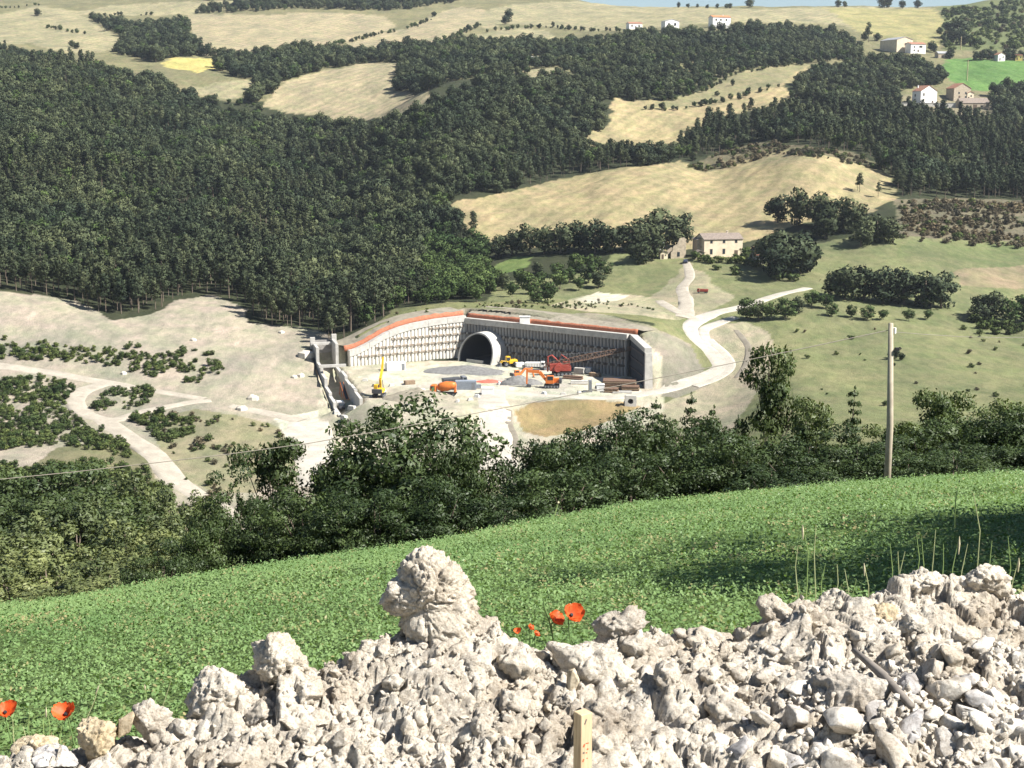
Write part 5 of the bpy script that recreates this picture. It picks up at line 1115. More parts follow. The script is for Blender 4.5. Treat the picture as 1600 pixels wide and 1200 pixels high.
house('ridge_house', 'pair of pale boxy houses half hidden by the upper wood', 1047, 46, 15, 9, 7.5, R(20), whitep, greyroof, 0.25, 'y', [('f', -3.5, 4.6, 2.0, 2.0), ('f', 3.2, 4.6, 2.2, 2.4)], None, (0.5, 2.0, 2.6))
house('ridge_house', 'two storey white house with orange red roof standing above the wood', 1124, 43, 19, 10, 9.5, R(18), whitep, M('orange_tile', (0.50, 0.20, 0.09), 0.85, var=0.3), 0.35, 'x', [('f', -6, 7.0, 1.6, 1.8), ('f', -1, 7.0, 1.6, 1.8), ('f', 5, 7.0, 1.6, 1.8), ('f', 3, 3.2, 1.6, 1.8)], (4, 1), (-1, 1.6, 2.5))
house('shed', 'pale hut in the hedge below the upper fields', 838, 97, 11, 7, 3.2, R(0), cream, greyroof, 0.3, 'x', [('f', 3, 1.8, 1.0, 1.0)], None, (-2, 1.8, 2.2), 'hut')
# far poles, parked vehicles near the farm
def far_pole(px, py, h, label):
    p = hit(px, py, 300.0); o = thing('utility_pole', label, 'pole', tuple(p))
    MB().tube([(0, 0, -0.8), (0, 0, h)], [0.45, 0.3], 8).build('post', M('pale_wood', (0.48, 0.41, 0.24), 0.8), o); MB().box((0, 0, h - 0.8), (2.2, 0.2, 0.2)).build('crossarm', wood, o)
far_pole(1511, 126, 16, 'tall yellowish pole standing in the green field'); far_pole(1501, 78, 12, 'pale pole beside the upper houses')
truck(tuple(hit(1098, 458, 300.0)), R(170), 0.55, redm, redm, 'small rust red tipper parked on the grass by the farm track', 'tipper_truck')
def car(px, py, rz, mat, label):
    o = thing('parked_car', label, 'car', tuple(hit(px, py, 300.0)), rz)
    MB().prism([(-2.1, 0.35), (2.1, 0.35), (2.15, 0.8), (1.2, 0.95), (-2.1, 0.95)], -0.85, 0.85, 'y').build('body', mat, o, bevel=0.08)
    cb = MB().prism([(-1.7, 0.93), (1.1, 0.93), (0.5, 1.5), (-1.3, 1.5)], -0.75, 0.75, 'y').build('cabin', mat, o, bevel=0.06)
    for s in (-1, 1): MB().box((-0.3, s * 0.77, 1.2), (1.6, 0.04, 0.36)).build('window', glass, cb)
    for x in (-1.3, 1.3):
        for s in (-1, 1): wheel(o, x, s * 0.78, 0.33, 0.22)
car(1071, 411, R(80), M('dark_blue_paint', (0.05, 0.06, 0.09), 0.35), 'dark car parked at the top of the farm track')

pale = M('pale_boulder', (0.55, 0.50, 0.42), 0.9, var=0.25, scale=0.6)
for i, (px, py, s_) in enumerate(((395, 624, 1.6), (378, 640, 1.5), (470, 588, 1.2), (460, 590, 1.0), (478, 556, 2.2), (193, 584, 0.9), (440, 520, 1.0), (302, 532, 1.0))):
    p = hit(px, py, 150.0); rr = np.random.default_rng(i); mb = MB()
    A = [(math.cos(a) * (0.8 + 0.4 * rr.random()), math.sin(a) * (0.7 + 0.4 * rr.random())) for a in np.linspace(0, 2 * PI, 9)[:-1]]
    Vv = [(x_ * 1.1, y_ * 1.1, -0.3) for x_, y_ in A] + [(x_, y_, 0.45 + 0.2 * rr.random()) for x_, y_ in A] + [(x_ * 0.5, y_ * 0.5, 0.75 + 0.3 * rr.random()) for x_, y_ in A]
    mb.add(Vv, [(k, (k + 1) % 8, 8 + (k + 1) % 8, 8 + k) for k in range(8)] + [(8 + k, 8 + (k + 1) % 8, 16 + (k + 1) % 8, 16 + k) for k in range(8)] + [tuple(range(16, 24))])
    o = mb.build('boulder', pale, None, tuple(p)); o.scale = (s_, s_, s_ * 0.8); tag(o, 'pale boulder lying on the bare slope beside the hillside track', 'boulder', 'boulders on the bare slope')

# ------------------------------------------------------------------ the hedge of trees below the brow of the field
NEARP = {}
def near_proto(kind, v):
    r = np.random.default_rng({'dense': 500, 'loose': 600, 'feather': 700, 'spire': 800}[kind] + v); bl = []
    if kind == 'dense':                                   # broad, bushy to the ground
        for k in range(78):
            a = r.random() * 6.28; q = 2.6 * r.random() ** 0.5; z = 0.5 + (5.6 - 0.30 * q * q / 1.5 + 0.5 * r.normal()) * r.random() ** 0.7
            bl.append((math.cos(a) * q, math.sin(a) * q, max(z, 0.4), 0.32 + 0.45 * r.random(), 1.25, 1.25, 0.75))
        for k in range(14):
            a = r.random() * 6.28; q = 2.0 * r.random(); bl.append((math.cos(a) * q, math.sin(a) * q, 5.0 + 1.0 * r.random() - 0.3 * q, 0.22, 0.8, 0.8, 1.9))
        return bl, 17000, 0.085, m_bush, 1.0, 0.12
    if kind == 'loose':
        for k in range(48):
            a = r.random() * 6.28; q = 2.3 * r.random() ** 0.6; z = 1.0 + 5.2 * r.random()
            bl.append((math.cos(a) * q * (1.1 - z / 14), math.sin(a) * q * (1.1 - z / 14), z, 0.28 + 0.42 * r.random(), 1.3, 1.3, 0.7))
        return bl, 9000, 0.095, m_bush2, 1.6, 0.10
    if kind == 'feather':
        for k in range(56):
            a = r.random() * 6.28; q = 2.6 * r.random() ** 0.5; z = 0.6 + (5.6 - 0.4 * q * q / 1.6) * r.random() ** 0.8
            bl.append((math.cos(a) * q, math.sin(a) * q, z, 0.35 + 0.4 * r.random(), 0.9, 0.9, 1.25))
        return bl, 10000, 0.11, m_grey, 1.2, 0.10
    for k in range(15):                                    # young conifer: flat whorls under a pointed leader
        z = 0.6 + 5.3 * k / 14.0; q = 1.75 * (1 - z / 6.3) ** 0.8 + 0.06; a0 = r.random() * 6.28
        for j in range(5 if k < 12 else 3):
            a = a0 + j * 1.26 + 0.3 * r.normal(); w = 0.35 + 0.65 * r.random()
            bl.append((math.cos(a) * q * w + 0.06 * z, math.sin(a) * q * w, z - 0.18 * w * q, 0.13 + 0.17 * q * r.random() + 0.05, 1.6, 1.6, 0.5))
    bl.append((0.38, 0, 6.1, 0.12, 0.6, 0.6, 2.2))
    return bl, 4200, 0.09, m_bush, 1.5, 0.08
def near_tree(kind, v, px, top, Y, wpx, label, group='trees of the hedge below the field', hb=6.0):
    u = pu(px, 760); X = u * Y; z = gz(X, Y); h = EYE + pt(top) * Y - z
    s = h / hb; wid = wpx / F * Y / 5.6
    nm = 'hedge_tree'
    if (kind, v) not in NEARP:
        bl, n, size, lm, th, tr = near_proto(kind, v)
        o = tree_proto(nm, label, 'tree', bl, n, size, 500 + 31 * v + len(kind), lm, th, tr, group, 16, 0.35, 0.55, 0.15, 0.05)
        NEARP[(kind, v)] = o; o.location = (X, Y, z); o.rotation_euler = (0, 0, 0.4 * v)
        o.scale = (wid, wid, s)
    else:
        o = dup(NEARP[(kind, v)], (X, Y, z), rng.random() * 6.28, (wid, wid, s), label, group)
    if group is None and 'group' in o: del o['group']
    return o
D = 'dense dark green tree in the hedge below the brow of the crop field'
def Dl(px):
    for a, t in ((400, 'beside the earth track'), (600, 'below the pale ramp'), (800, 'below the pale haul road'), (1000, 'below the brown mound'), (1180, 'below the road bend'), (1340, 'below the open meadow')):
        if px < a: return 'dense dark green tree in the hedge ' + t
    return 'dense dark green tree in the hedge beside the wooden pole' if px < 1520 else 'dense dark green tree at the thick end of the hedge past the pole'
near_tree('dense', 0, 640, 632, 43, 300, 'broadest dark tree of the hedge, covering the foot of the haul road', None)
near_tree('dense', 1, 560, 690, 42, 170, Dl(560)); near_tree('dense', 2, 700, 690, 41, 140, Dl(700))
near_tree('loose', 0, 425, 700, 44, 170, 'loose airy tree of the hedge with the pale ramp showing through', None)
for (v, px, top, Y, w) in ((1,375,760,39,150),(2,330,815,36,150),(0,480,770,36,190),(1,590,770,34,200),(2,690,750,34,180),(0,770,775,34,150),(1,250,865,33,130),
                           (2,845,682,42,180),(0,905,672,43,170),(1,960,660,43,170),(2,880,730,36,190),(0,985,705,38,180),(1,1075,695,39,190),(2,1160,680,39,180),(0,1250,690,38,190),
                           (1,1340,690,38,190),(2,1440,660,42,180),(0,1500,640,44,180),(1,1420,705,37,190),(2,1540,690,38,190),(0,1585,645,41,170),(1,1640,635,41,190),(2,1620,690,37,190),(0,1205,735,36,170),(2,1290,735,36,170),(1,1490,710,36,170),(0,1030,655,44,150),(2,1110,650,44,140),(1,1700,640,40,200),(0,1780,640,40,200),(1,430,800,36,150),(2,545,790,34,150)):
    near_tree('dense', v, px, top, Y, w, Dl(px))
L_ = 'lighter leaved tree rising out of the hedge beside the meadow'
near_tree('loose', 1, 1200, 562, 47, 150, 'tallest leafy tree of the hedge, standing against the meadow', None)
for (v, px, top, Y, w) in ((0,1465,622,46,150),(1,1560,640,43,150),(0,1395,668,43,130),(1,1260,640,44,130)): near_tree('loose', v, px, top, Y, w, L_)
S_ = 'narrow pointed tree sticking up out of the hedge'
for (v, px, top, Y, w) in ((0,1015,630,45,120),(1,1030,655,45,110),(0,1085,622,46,120),(1,1105,640,46,110),(1,1325,610,47,120),(1,975,650,45,110),(0,1150,655,46,90)): near_tree('spire', v, px, top, Y, w, S_)
G_ = 'pale grey green feathery tree in the dip under the power cable'
for (v, px, top, Y, w) in ((0,40,815,75,220),(1,110,805,80,200),(0,190,820,72,200),(1,70,870,58,220),(0,160,880,55,200),(1,230,840,62,170),(0,10,890,52,200),(1,100,920,46,200),(0,270,815,80,160),(1,-30,840,68,220),(0,200,900,48,170)):
    near_tree('feather', v, px, top, Y, w, G_, 'feathery trees in the dip')
T_ = 'soft green tree further down the dip under the power cable'
for (v, px, top, Y, w) in ((0,60,742,130,220),(1,140,735,135,200),(2,210,745,125,180),(0,270,770,115,150),(1,0,748,128,200),(2,290,800,100,140),(1,320,790,95,120),(2,300,840,60,130),(0,100,780,105,220),(1,180,790,98,200),(2,20,790,105,200),(0,-60,750,120,220)):
    near_tree('feather' if px % 4 else 'loose', v % 2, px, top, Y, w, T_, 'far trees in the dip')
# a tree just right of the view throws its shade on the field
SH_ = hit(1500, 878, 5.6) + np.array(sdir) * 3.7; SHX, SHY = float(SH_[0]) + 0.95, float(SH_[1])
o = dup(NEARP[('dense', 1)], (SHX, SHY, gz(SHX, SHY)), 1.0, (0.66, 0.6, 0.66), 'dark tree on the field shading its right hand corner'); del o['group']; o.name = 'field_tree'
o = dup(NEARP[('dense', 2)], (SHX + 1.5, SHY + 0.5, gz(SHX + 1.5, SHY + 0.5)), 2.0, (0.7, 0.6, 0.72), 'unseen second tree added to deepen the shade on the field'); del o['group']; o.name = 'field_tree'  # extra tree out of view, added to make the field shadow denser

# ------------------------------------------------------------------ power pole and cable
grey_wood = M('weathered_pole_wood', (0.42, 0.36, 0.27), 0.85, var=0.3, scale=2.5)
PY = 34.0; Xp = pu(1386, 757) * PY; zp = gz(Xp, PY); zt = EYE + pt(505) * PY
o = thing('utility_pole', 'tall weathered wooden utility pole at the brow of the crop field', 'pole', (Xp, PY, zp))
MB().tube([(0.0, 0, -0.8), (0.0, 0, 2.0), (-0.10, 0, zt - zp)], [0.088, 0.082, 0.058], 14).build('post', grey_wood, o, smooth=True)
hb_ = EYE + pt(545) * PY - zp
MB().box((0.07, -0.05, hb_), (0.08, 0.12, 0.07)).tube([(0.05, -0.08, hb_), (0.13, -0.1, hb_ + 0.05), (0.16, -0.08, hb_ + 0.02)], 0.018, 6).build('bracket', black, o)
MB().cyl((0.0, 0, zt - zp - 0.18), 0.04, 0.14, 'z', 10).tube([(-0.08, 0, zt - zp - 0.2), (0.02, 0, zt - zp - 0.2)], 0.025, 6).build('insulator', white, o)
cable_m = M('cable_sheath', (0.30, 0.26, 0.21), 0.6)
cp = np.array([at(1388, 516, 34.0), at(1200, 556, 33.6), at(960, 604, 33.2), at(720, 650, 32.6), at(480, 693, 32.0), at(235, 724, 31.3), at(0, 749, 30.7), at(-250, 768, 30)])
tag(MB().tube([tuple(q) for q in spline(cp, 1.5)], 0.010, 6).build('power_cable', cable_m), 'sagging pale power cable strung left from the wooden pole', 'cable')
cp = np.array([at(1388, 518, 34.0), at(1500, 526, 34.5), at(1620, 527, 35), at(1800, 522, 36)])
tag(MB().tube([tuple(q) for q in spline(cp, 1.5)], 0.006, 6).build('power_cable', cable_m), 'thin power cable running right from the wooden pole', 'cable')

# ------------------------------------------------------------------ the crop: leafy plants over the whole near field
m_crop = leaf_mat('crop_leaves', (0.098, 0.172, 0.060), (0.178, 0.262, 0.102), 0.1, 0.25, 0.5, False)
r = np.random.default_rng(12); P = []
for (ya, yb, s) in ((4.6, 9, 0.10), (9, 15, 0.145), (15, 22, 0.19), (22, 33, 0.24)):
    gx, gy_ = np.meshgrid(np.arange(-0.44 * yb - 1, 0.46 * yb + 1, s), np.arange(ya, yb, s))
    gx = gx + r.uniform(-.6, .6, gx.shape) * s; gy_ = gy_ + r.uniform(-.6, .6, gx.shape) * s
    k_ = np.abs(gx) < 0.44 * gy_ + 0.6; P.append(np.stack([gx[k_], gy_[k_], np.full(k_.sum(), s)], 1))
P = np.concatenate(P); dn = fbm(P[:, 0] / 1.1, P[:, 1] / 1.4, o=3, s=14) + 0.6 * fbm(P[:, 0] / 4, P[:, 1] / 5, o=2, s=15)
thin = 0.10 * (P[:, 1] < 6.5) + 0.0
P = P[(dn + 1.0 * r.random(len(P))) > -0.95 + thin]; dn = None
n = len(P); z = ground_z(P[:, 0], P[:, 1]); L6 = 24
cen = np.repeat(np.column_stack([P[:, :2], z]), L6, 0); sp = np.repeat(P[:, 2], L6); m_ = len(cen)
hh = np.repeat(0.03 + 0.05 * r.random(n), L6)
off = r.normal(size=(m_, 3)) * np.stack([sp * 0.55, sp * 0.55, hh * 0.35], 1); off[:, 2] = np.abs(off[:, 2]) + hh * 0.55
cc = cen + off; nn = r.normal(size=(m_, 3)) * 0.55; nn[:, 2] += 0.9; nn /= np.linalg.norm(nn, axis=1)[:, None]
a = r.normal(size=(m_, 3)); nn = np.where(nn[:, 2:3] < 0, -nn, nn); a -= nn * (a * nn).sum(1)[:, None]; a /= np.linalg.norm(a, axis=1)[:, None]; bb = np.cross(nn, a)
s = (0.0075 + 0.046 * (sp - 0.06)) * (0.6 + 0.9 * r.random(m_)); a *= s[:, None]; bb *= s[:, None] * 0.6
Vv = np.stack([cc - a, cc - bb, cc + a, cc + bb], 1).reshape(-1, 3)
nt = m_crop.node_tree; b = nt.nodes['Principled BSDF']; dr_ = nt.nodes.new('ShaderNodeAttribute'); dr_.attribute_name = 'dry'
src = b.inputs['Base Color'].links[0].from_socket; cdry = mixc(nt, dr_.outputs['Fac'], src, (0.30, 0.25, 0.12))
nt.links.new(cdry, b.inputs['Base Color'])
me = mesh_np('crop_plants', Vv, np.arange(4 * m_).reshape(m_, 4), m_crop, True)
cn = nn * 0.55 + np.array([0.0, -0.1, 0.5]); cn /= np.linalg.norm(cn, axis=1)[:, None]; me.normals_split_custom_set_from_vertices(np.repeat(cn, 4, 0).tolist())
pl = np.repeat(r.random(n), L6); ta = me.attributes.new('tint', 'FLOAT', 'FACE'); ta.data.foreach_set('value', np.clip(0.35 * pl + 0.4 * r.random(m_) + 0.13 + 0.28 * np.repeat(fbm(P[:, 0] / 1.6, P[:, 1] / 2.2, o=3, s=19), L6), 0, 1).astype(np.float32))
dv = np.repeat(((r.random(n) < 0.05 + 0.10 * np.clip(fbm(P[:, 0] / 1.2, P[:, 1] / 1.8, o=2, s=29), 0, 1)) * (0.4 + 0.6 * r.random(n))), L6); ta = me.attributes.new('dry', 'FLOAT', 'FACE'); ta.data.foreach_set('value', dv.astype(np.float32))
tag(link('crop_plants', me), 'leafy green crop covering the sloping field behind the rubble', 'crop', kind='stuff')

# ------------------------------------------------------------------ the spoil heap in the foreground
def rock_mat(name, c1, c2, c3, scale=9.0, bmp=0.012, cl=0.35):
    m, nt, b = mat_new(name); pos = geo_pos(nt)
    oi = nt.nodes.new('ShaderNodeObjectInfo')
    c = ramp(nt, noise(nt, scale, 7, 0.7, pos), [(0.30, c1), (0.48, c2), (0.68, c3)])
    c = mixc(nt, 1.0, c, ramp(nt, noise(nt, scale * 7, 5, 0.75, pos), [(0.30, (0.66, 0.63, 0.60)), (0.5, (1, 1, 1)), (0.75, (1.1, 1.1, 1.1))]), 'MULTIPLY')
    c = mixc(nt, 1.0, c, ramp(nt, noise(nt, 2.6, 4, 0.6, pos), [(0.34, (0.70, 0.66, 0.61)), (0.5, (1.0, 1.0, 1.0))]), 'MULTIPLY')
    c = mixc(nt, 1.0, c, ramp(nt, noise(nt, scale * 16, 4, 0.7, pos), [(0.36, (0.76, 0.73, 0.70)), (0.5, (1.0, 1.0, 1.0)), (0.7, (1.08, 1.08, 1.08))]), 'MULTIPLY')
    c = mixc(nt, 1.0, c, mixc(nt, oi.outputs['Random'], (0.84, 0.83, 0.83), (1.12, 1.1, 1.06)), 'MULTIPLY')
    nt.links.new(c, b.inputs['Base Color']); b.inputs['Roughness'].default_value = 0.95; b.inputs['Specular IOR Level'].default_value = 0.15
    ad = nt.nodes.new('ShaderNodeMath'); ad.operation = 'ADD'
    nt.links.new(noise(nt, scale * 3.2, 9, 0.78, pos), ad.inputs[0])
    vo = nt.nodes.new('ShaderNodeTexVoronoi'); vo.feature = 'F1'; vo.inputs['Scale'].default_value = scale * 6; nt.links.new(pos, vo.inputs['Vector'])
    mu = nt.nodes.new('ShaderNodeMath'); mu.operation = 'MULTIPLY'; mu.inputs[1].default_value = -cl; nt.links.new(vo.outputs['Distance'], mu.inputs[0]); nt.links.new(mu.outputs[0], ad.inputs[1])
    a2 = nt.nodes.new('ShaderNodeMath'); a2.operation = 'MULTIPLY_ADD'; a2.inputs[1].default_value = 0.45; nt.links.new(noise(nt, scale * 11, 6, 0.75, pos), a2.inputs[0]); nt.links.new(ad.outputs[0], a2.inputs[2])
    bump(nt, b, a2.outputs[0], 1.0, bmp * 1.15)
    return m
clay = rock_mat('dry_clay', (0.44, 0.395, 0.33), (0.58, 0.53, 0.45), (0.65, 0.61, 0.535))
lime = rock_mat('pale_limestone', (0.36, 0.335, 0.30), (0.54, 0.51, 0.46), (0.64, 0.61, 0.55), 7.0, 0.006, 0.15)
ochre = rock_mat('ochre_stone', (0.42, 0.345, 0.22), (0.52, 0.435, 0.30), (0.56, 0.49, 0.37), 6.0, 0.01, 0.2)
slate = rock_mat('blue_grey_stone', (0.27, 0.265, 0.27), (0.36, 0.35, 0.345), (0.43, 0.415, 0.40), 6.0, 0.006, 0.15)
# crest of the heap: picture column, row, distance
CR = [(-400,1195,3.45),(-100,1188,3.5),(0,1186,3.52),(100,1178,3.55),(150,1172,3.56),(230,1150,3.60),(280,1125,3.64),(330,1075,3.70),(400,1045,3.74),(470,1028,3.80),(540,1026,3.84),(600,1000,3.88),(660,974,3.92),(740,958,3.95),(790,985,3.95),(850,1008,3.93),(900,1004,3.95),(950,976,4.0),(1000,972,4.03),(1060,988,4.05),(1120,985,4.08),(1180,975,4.1),(1250,955,4.14),(1320,945,4.18),(1400,922,4.24),(1480,905,4.28),(1560,912,4.3),(1600,922,4.3),(1750,930,4.3),(2100,960,4.3)]
_cu = np.array([pu(a, b) for a, b, c in CR]); _cY = np.array([c for a, b, c in CR]); _cz = np.array([EYE + pt(b) * c for a, b, c in CR])
ZB = EYE + pt(1200) * 3.42
def blocks(x, y, cell, seed, amp, tilt):                     # fused clods: every cell its own height and tilt, with open joints
    gx_, gy2 = np.floor(x / cell), np.floor(y / cell); f1 = np.full(x.shape, 9.0); f2 = f1.copy(); hv = np.zeros(x.shape)
    for a in (-1, 0, 1):
        for b in (-1, 0, 1):
            ix, iy = (gx_ + a).astype(np.int64), (gy2 + b).astype(np.int64); zz = np.zeros_like(ix)
            cx_ = (gx_ + a + _h(ix, iy, zz, seed)) * cell; cy_ = (gy2 + b + _h(ix, iy, zz, seed + 1)) * cell
            d = np.hypot(x - cx_, y - cy_) / cell
            v = amp * (_h(ix, iy, zz, seed + 2) - 0.5) * 1.6 + tilt * ((x - cx_) * (_h(ix, iy, zz, seed + 3) - 0.5) + (y - cy_) * (_h(ix, iy, zz, seed + 4) - 0.5)) * 2
            n1 = d < f1; f2 = np.where(n1, f1, np.minimum(f2, d)); hv = np.where(n1, v, hv); f1 = np.where(n1, d, f1)
    return hv - amp * 0.9 * sstep(0.16, 0.0, f2 - f1)
def heap_z(x, y, detail=True):
    x = np.asarray(x, float); y = np.asarray(y, float); u = x / np.maximum(y, 0.5)
    Yc = np.interp(u, _cu, _cY); zc = np.interp(u, _cu, _cz)
    Yb = np.minimum(3.42, Yc - 0.10); t = (y - Yb) / (Yc - Yb)
    sl = np.maximum((zc - ZB) / (Yc - Yb), 0.12)
    front = np.where(t < 0, ZB + (y - Yb) * np.maximum(sl, 0.45), ZB + (zc - ZB) * np.clip(t, 0, 1) ** 0.85)
    back = zc - (y - Yc) * 0.75 - 0.25 * np.maximum(y - Yc, 0) ** 2
    z = np.where(y <= Yc, front, back)
    if detail:
        w1 = x + 0.05 * fbm(x / 0.12, y / 0.12, o=3, s=141); w2 = y + 0.05 * fbm(x / 0.12, y / 0.12, o=3, s=151)
        z = z + 0.030 * fbm(x / 0.25, y / 0.25, o=2, s=101) + blocks(w1, w2, 0.17, 161, 0.022, 0.30) + blocks(w1, w2, 0.075, 171, 0.010, 0.36) + blocks(w1, w2, 0.033, 181, 0.006, 0.45) + 0.003 * fbm(x / 0.02, y / 0.02, o=2, s=121)
    return z
gx = np.linspace(-2.3, 2.5, 720); gy_ = np.concatenate([np.linspace(2.55, 3.3, 45)[:-1], np.linspace(3.3, 4.4, 190)[:-1], np.linspace(4.4, 5.3, 40)])
X_, Y_ = np.meshgrid(gx, gy_); Z_ = heap_z(X_, Y_); Zg = ground_z(X_, Y_)
Z_ = np.maximum(Z_, Zg - 0.06)
Vv = np.stack([X_.ravel(), Y_.ravel(), Z_.ravel()], 1); idx = np.arange(Vv.shape[0]).reshape(X_.shape)
Q = np.stack([idx[:-1, :-1], idx[:-1, 1:], idx[1:, 1:], idx[1:, :-1]], -1).reshape(-1, 4)
HP = thing('spoil_heap', 'long heap of pale dry clay and rubble along the edge of the field', 'spoil heap', (0, 0, 0))
link('earth', mesh_np('earth', Vv, Q, clay, False), HP)
# stone shapes
def ico(sub):
    bm = bmesh.new(); bmesh.ops.create_icosphere(bm, subdivisions=sub, radius=1.0)
    V = np.array([v.co[:] for v in bm.verts]); Fc = np.array([[v.index for v in f.verts] for f in bm.faces]); bm.free(); return V, Fc
ICO = {k: ico(k) for k in (1, 2, 3, 4, 5, 6)}
def stone_verts(sub, seed, angular=1.0, flat=(1, 1, 1)):
    r = np.random.default_rng(seed); V, Fc = ICO[sub]; V = V.copy()
    for k in range(int(7 + 5 * r.random())):
        n = r.normal(size=3); n /= np.linalg.norm(n); d = 0.36 + 0.36 * r.random()
        h = V @ n; m = h > d; V[m] -= np.outer(h[m] - d, n) * angular
    q = V * 1.6 + seed * 3.7
    V = V * (1 + 0.16 * fbm(q[:, 0], q[:, 1], q[:, 2], o=3, s=seed))[:, None]
    V = V * np.array(flat) * (0.75 + 0.5 * r.random(3)); return V / np.abs(V).max(), Fc
def blocks3(P, cell, seed):                                  # broken chunks: each cell its own level, open cracks between
    G = np.floor(P / cell).astype(np.int64); f1 = np.full(len(P), 9.0); f2 = f1.copy(); hv = np.zeros(len(P))
    for a in (-1, 0, 1):
        for b in (-1, 0, 1):
            for c in (-1, 0, 1):
                I = G + np.array([a, b, c]); C = (I + np.stack([_h(I[:, 0], I[:, 1], I[:, 2], seed + k) for k in range(3)], 1)) * cell
                d = np.linalg.norm(P - C, axis=1) / cell; n1 = d < f1
                f2 = np.where(n1, f1, np.minimum(f2, d)); hv = np.where(n1, _h(I[:, 0], I[:, 1], I[:, 2], seed + 9), hv); f1 = np.where(n1, d, f1)
    return hv - 0.5 - 0.6 * sstep(0.14, 0.0, f2 - f1)
def lump_verts(sub, seed, ells, rough=0.07, crack=0.05, fine=0.02, facets=9, deep=(0.62, 0.88)):       # union of lobes seen from the middle, broken by cracks
    V, Fc = ICO[sub]; r = np.zeros(len(V))
    for (cx, cy, cz, ax, ay, az) in ells:
        S = np.array([ax, ay, az]); o_ = -np.array([cx, cy, cz]) / S; d = V / S
        A = (d * d).sum(1); B = (d * o_).sum(1); C = (o_ * o_).sum() - 1; D_ = B * B - A * C
        t = np.where(D_ > 0, (-B + np.sqrt(np.maximum(D_, 0))) / A, 0); r = np.maximum(r, t)
    P = V * r[:, None]; rg = np.random.default_rng(seed + 77)
    for k in range(facets):                                    # broken faces
        n = rg.normal(size=3); n /= np.linalg.norm(n); h = P @ n; d = h.max() * (deep[0] + (deep[1] - deep[0]) * rg.random()); m = h > d; P[m] -= np.outer(h[m] - d, n) * 0.92
    r = np.linalg.norm(P, axis=1); V = P / r[:, None]
    sc = max(max(e[3:]) for e in ells); q = V * r[:, None] / sc * 1.7 + seed
    f = 1 + rough * fbm(q[:, 0], q[:, 1], q[:, 2], o=3, s=seed) + crack * (ridged(q[:, 0] * 1.8, q[:, 1] * 1.8, q[:, 2] * 1.8, o=3, s=seed + 5) - 0.7) + fine * fbm(q[:, 0] * 9, q[:, 1] * 9, q[:, 2] * 9, o=3, s=seed + 9)
    Q_ = V * r[:, None] / sc
    f = f + 0.16 * blocks3(Q_ + 0.12 * np.stack([fbm(q[:, 0] * 2, q[:, 1] * 2, q[:, 2] * 2, o=2, s=seed + 3 * k) for k in range(3)], 1), 0.55, seed) + 0.06 * blocks3(Q_ + 7, 0.24, seed + 50)
    return V * (r * f)[:, None], Fc
SMESH = [[mesh_np('stone', *stone_verts(3, 40 + k, 1.0, (1, 0.8, 0.62)), mt, False) for k in range(7)] for mt in (clay, lime, slate)]
r = np.random.default_rng(23)
def sample(n):
    px = r.uniform(-30, 1640, n); out = []
    x = r.uniform(-1.75, 2.0, n); y = r.uniform(3.28, 4.45, n); u = x / y
    yc = np.interp(u, _cu, _cY); k = (y < yc + 0.05) & (np.abs(u) < 0.40); return x[k], y[k]
x, y = sample(26000)
px_, py_ = proj(x, y, heap_z(x, y, False))
rub = sstep(1050, 1350, px_ + 0.9 * (py_ - 1120)) * sstep(1000, 1100, py_ + 0.12 * (px_ - 1300))      # broken limestone gathers low on the right
clod = np.clip(fbm(x / 0.35, y / 0.35, o=2, s=131) + 0.35, 0, 1)
sz = 0.0065 * (1 - r.random(len(x))) ** -0.52
sz = np.minimum(sz, 0.032 + 0.012 * rub)
sz = sz * (1 + 0.45 * rub)
keep = r.random(len(x)) < (0.12 + 0.34 * clod ** 2 + 0.6 * rub)
x, y, sz, rub = x[keep], y[keep], sz[keep], rub[keep]
order = np.argsort(-sz); x, y, sz, rub = x[order], y[order], sz[order], rub[order]
ok = np.ones(len(x), bool)                                   # big stones keep apart
for i in range(420):
    if not ok[i]: continue
    d = np.hypot(x[i + 1:900] - x[i], y[i + 1:900] - y[i]); ok[i + 1:900] &= d > (sz[i] + sz[i + 1:900]) * 0.75
x, y, sz, rub = x[ok], y[ok], sz[ok], rub[ok]
z = heap_z(x, y)
LM = [mesh_np('clod', *[(q_[0] / np.abs(q_[0]).max(), q_[1]) for q_ in [lump_verts(4, 150 + k, [(0, 0, 0, 1.0, 0.8, 0.75), (0.4 * math.sin(k), 0.1, 0.2, 0.7, 0.7, 0.6), (-0.35, 0.2 * math.cos(k * 2), -0.15, 0.75, 0.7, 0.6)], 0.16, 0.10, 0.04)]][0], clay, True) for k in range(6)]
cx, cy = sample(400); n_c = 0; put = []
for i in range(len(cx)):
    s_ = 0.035 + 0.05 * r.random() ** 2; ppx, ppy = proj(cx[i], cy[i], float(heap_z(cx[i], cy[i], False)))
    if ppx > 1250 and ppy > 1080 or any(math.hypot(cx[i] - a, cy[i] - b) < (s_ + c_) * 1.05 for a, b, c_ in put): continue
    put.append((cx[i], cy[i], s_)); o = link('clod', LM[n_c % 6], HP, (cx[i], cy[i], float(heap_z(cx[i], cy[i])) - 0.1 * s_)); o.scale = (s_, s_, s_ * 0.85); o.rotation_euler = (0.4 * r.normal(), 0.4 * r.normal(), r.random() * 6.28); n_c += 1
    if n_c >= 75: break
for i in range(292):
    kind = 1 if r.random() < rub[i] * 1.15 else 0
    if kind == 1 and r.random() < 0.18: kind = 2
    s = link('stone', SMESH[kind][int(r.integers(0, 7))], HP, (x[i], y[i], z[i] + sz[i] * (0.18 if kind else -0.1))); s.scale = (sz[i],) * 3
    s.rotation_euler = (r.normal() * 0.5, r.normal() * 0.5, r.random() * 6.28)
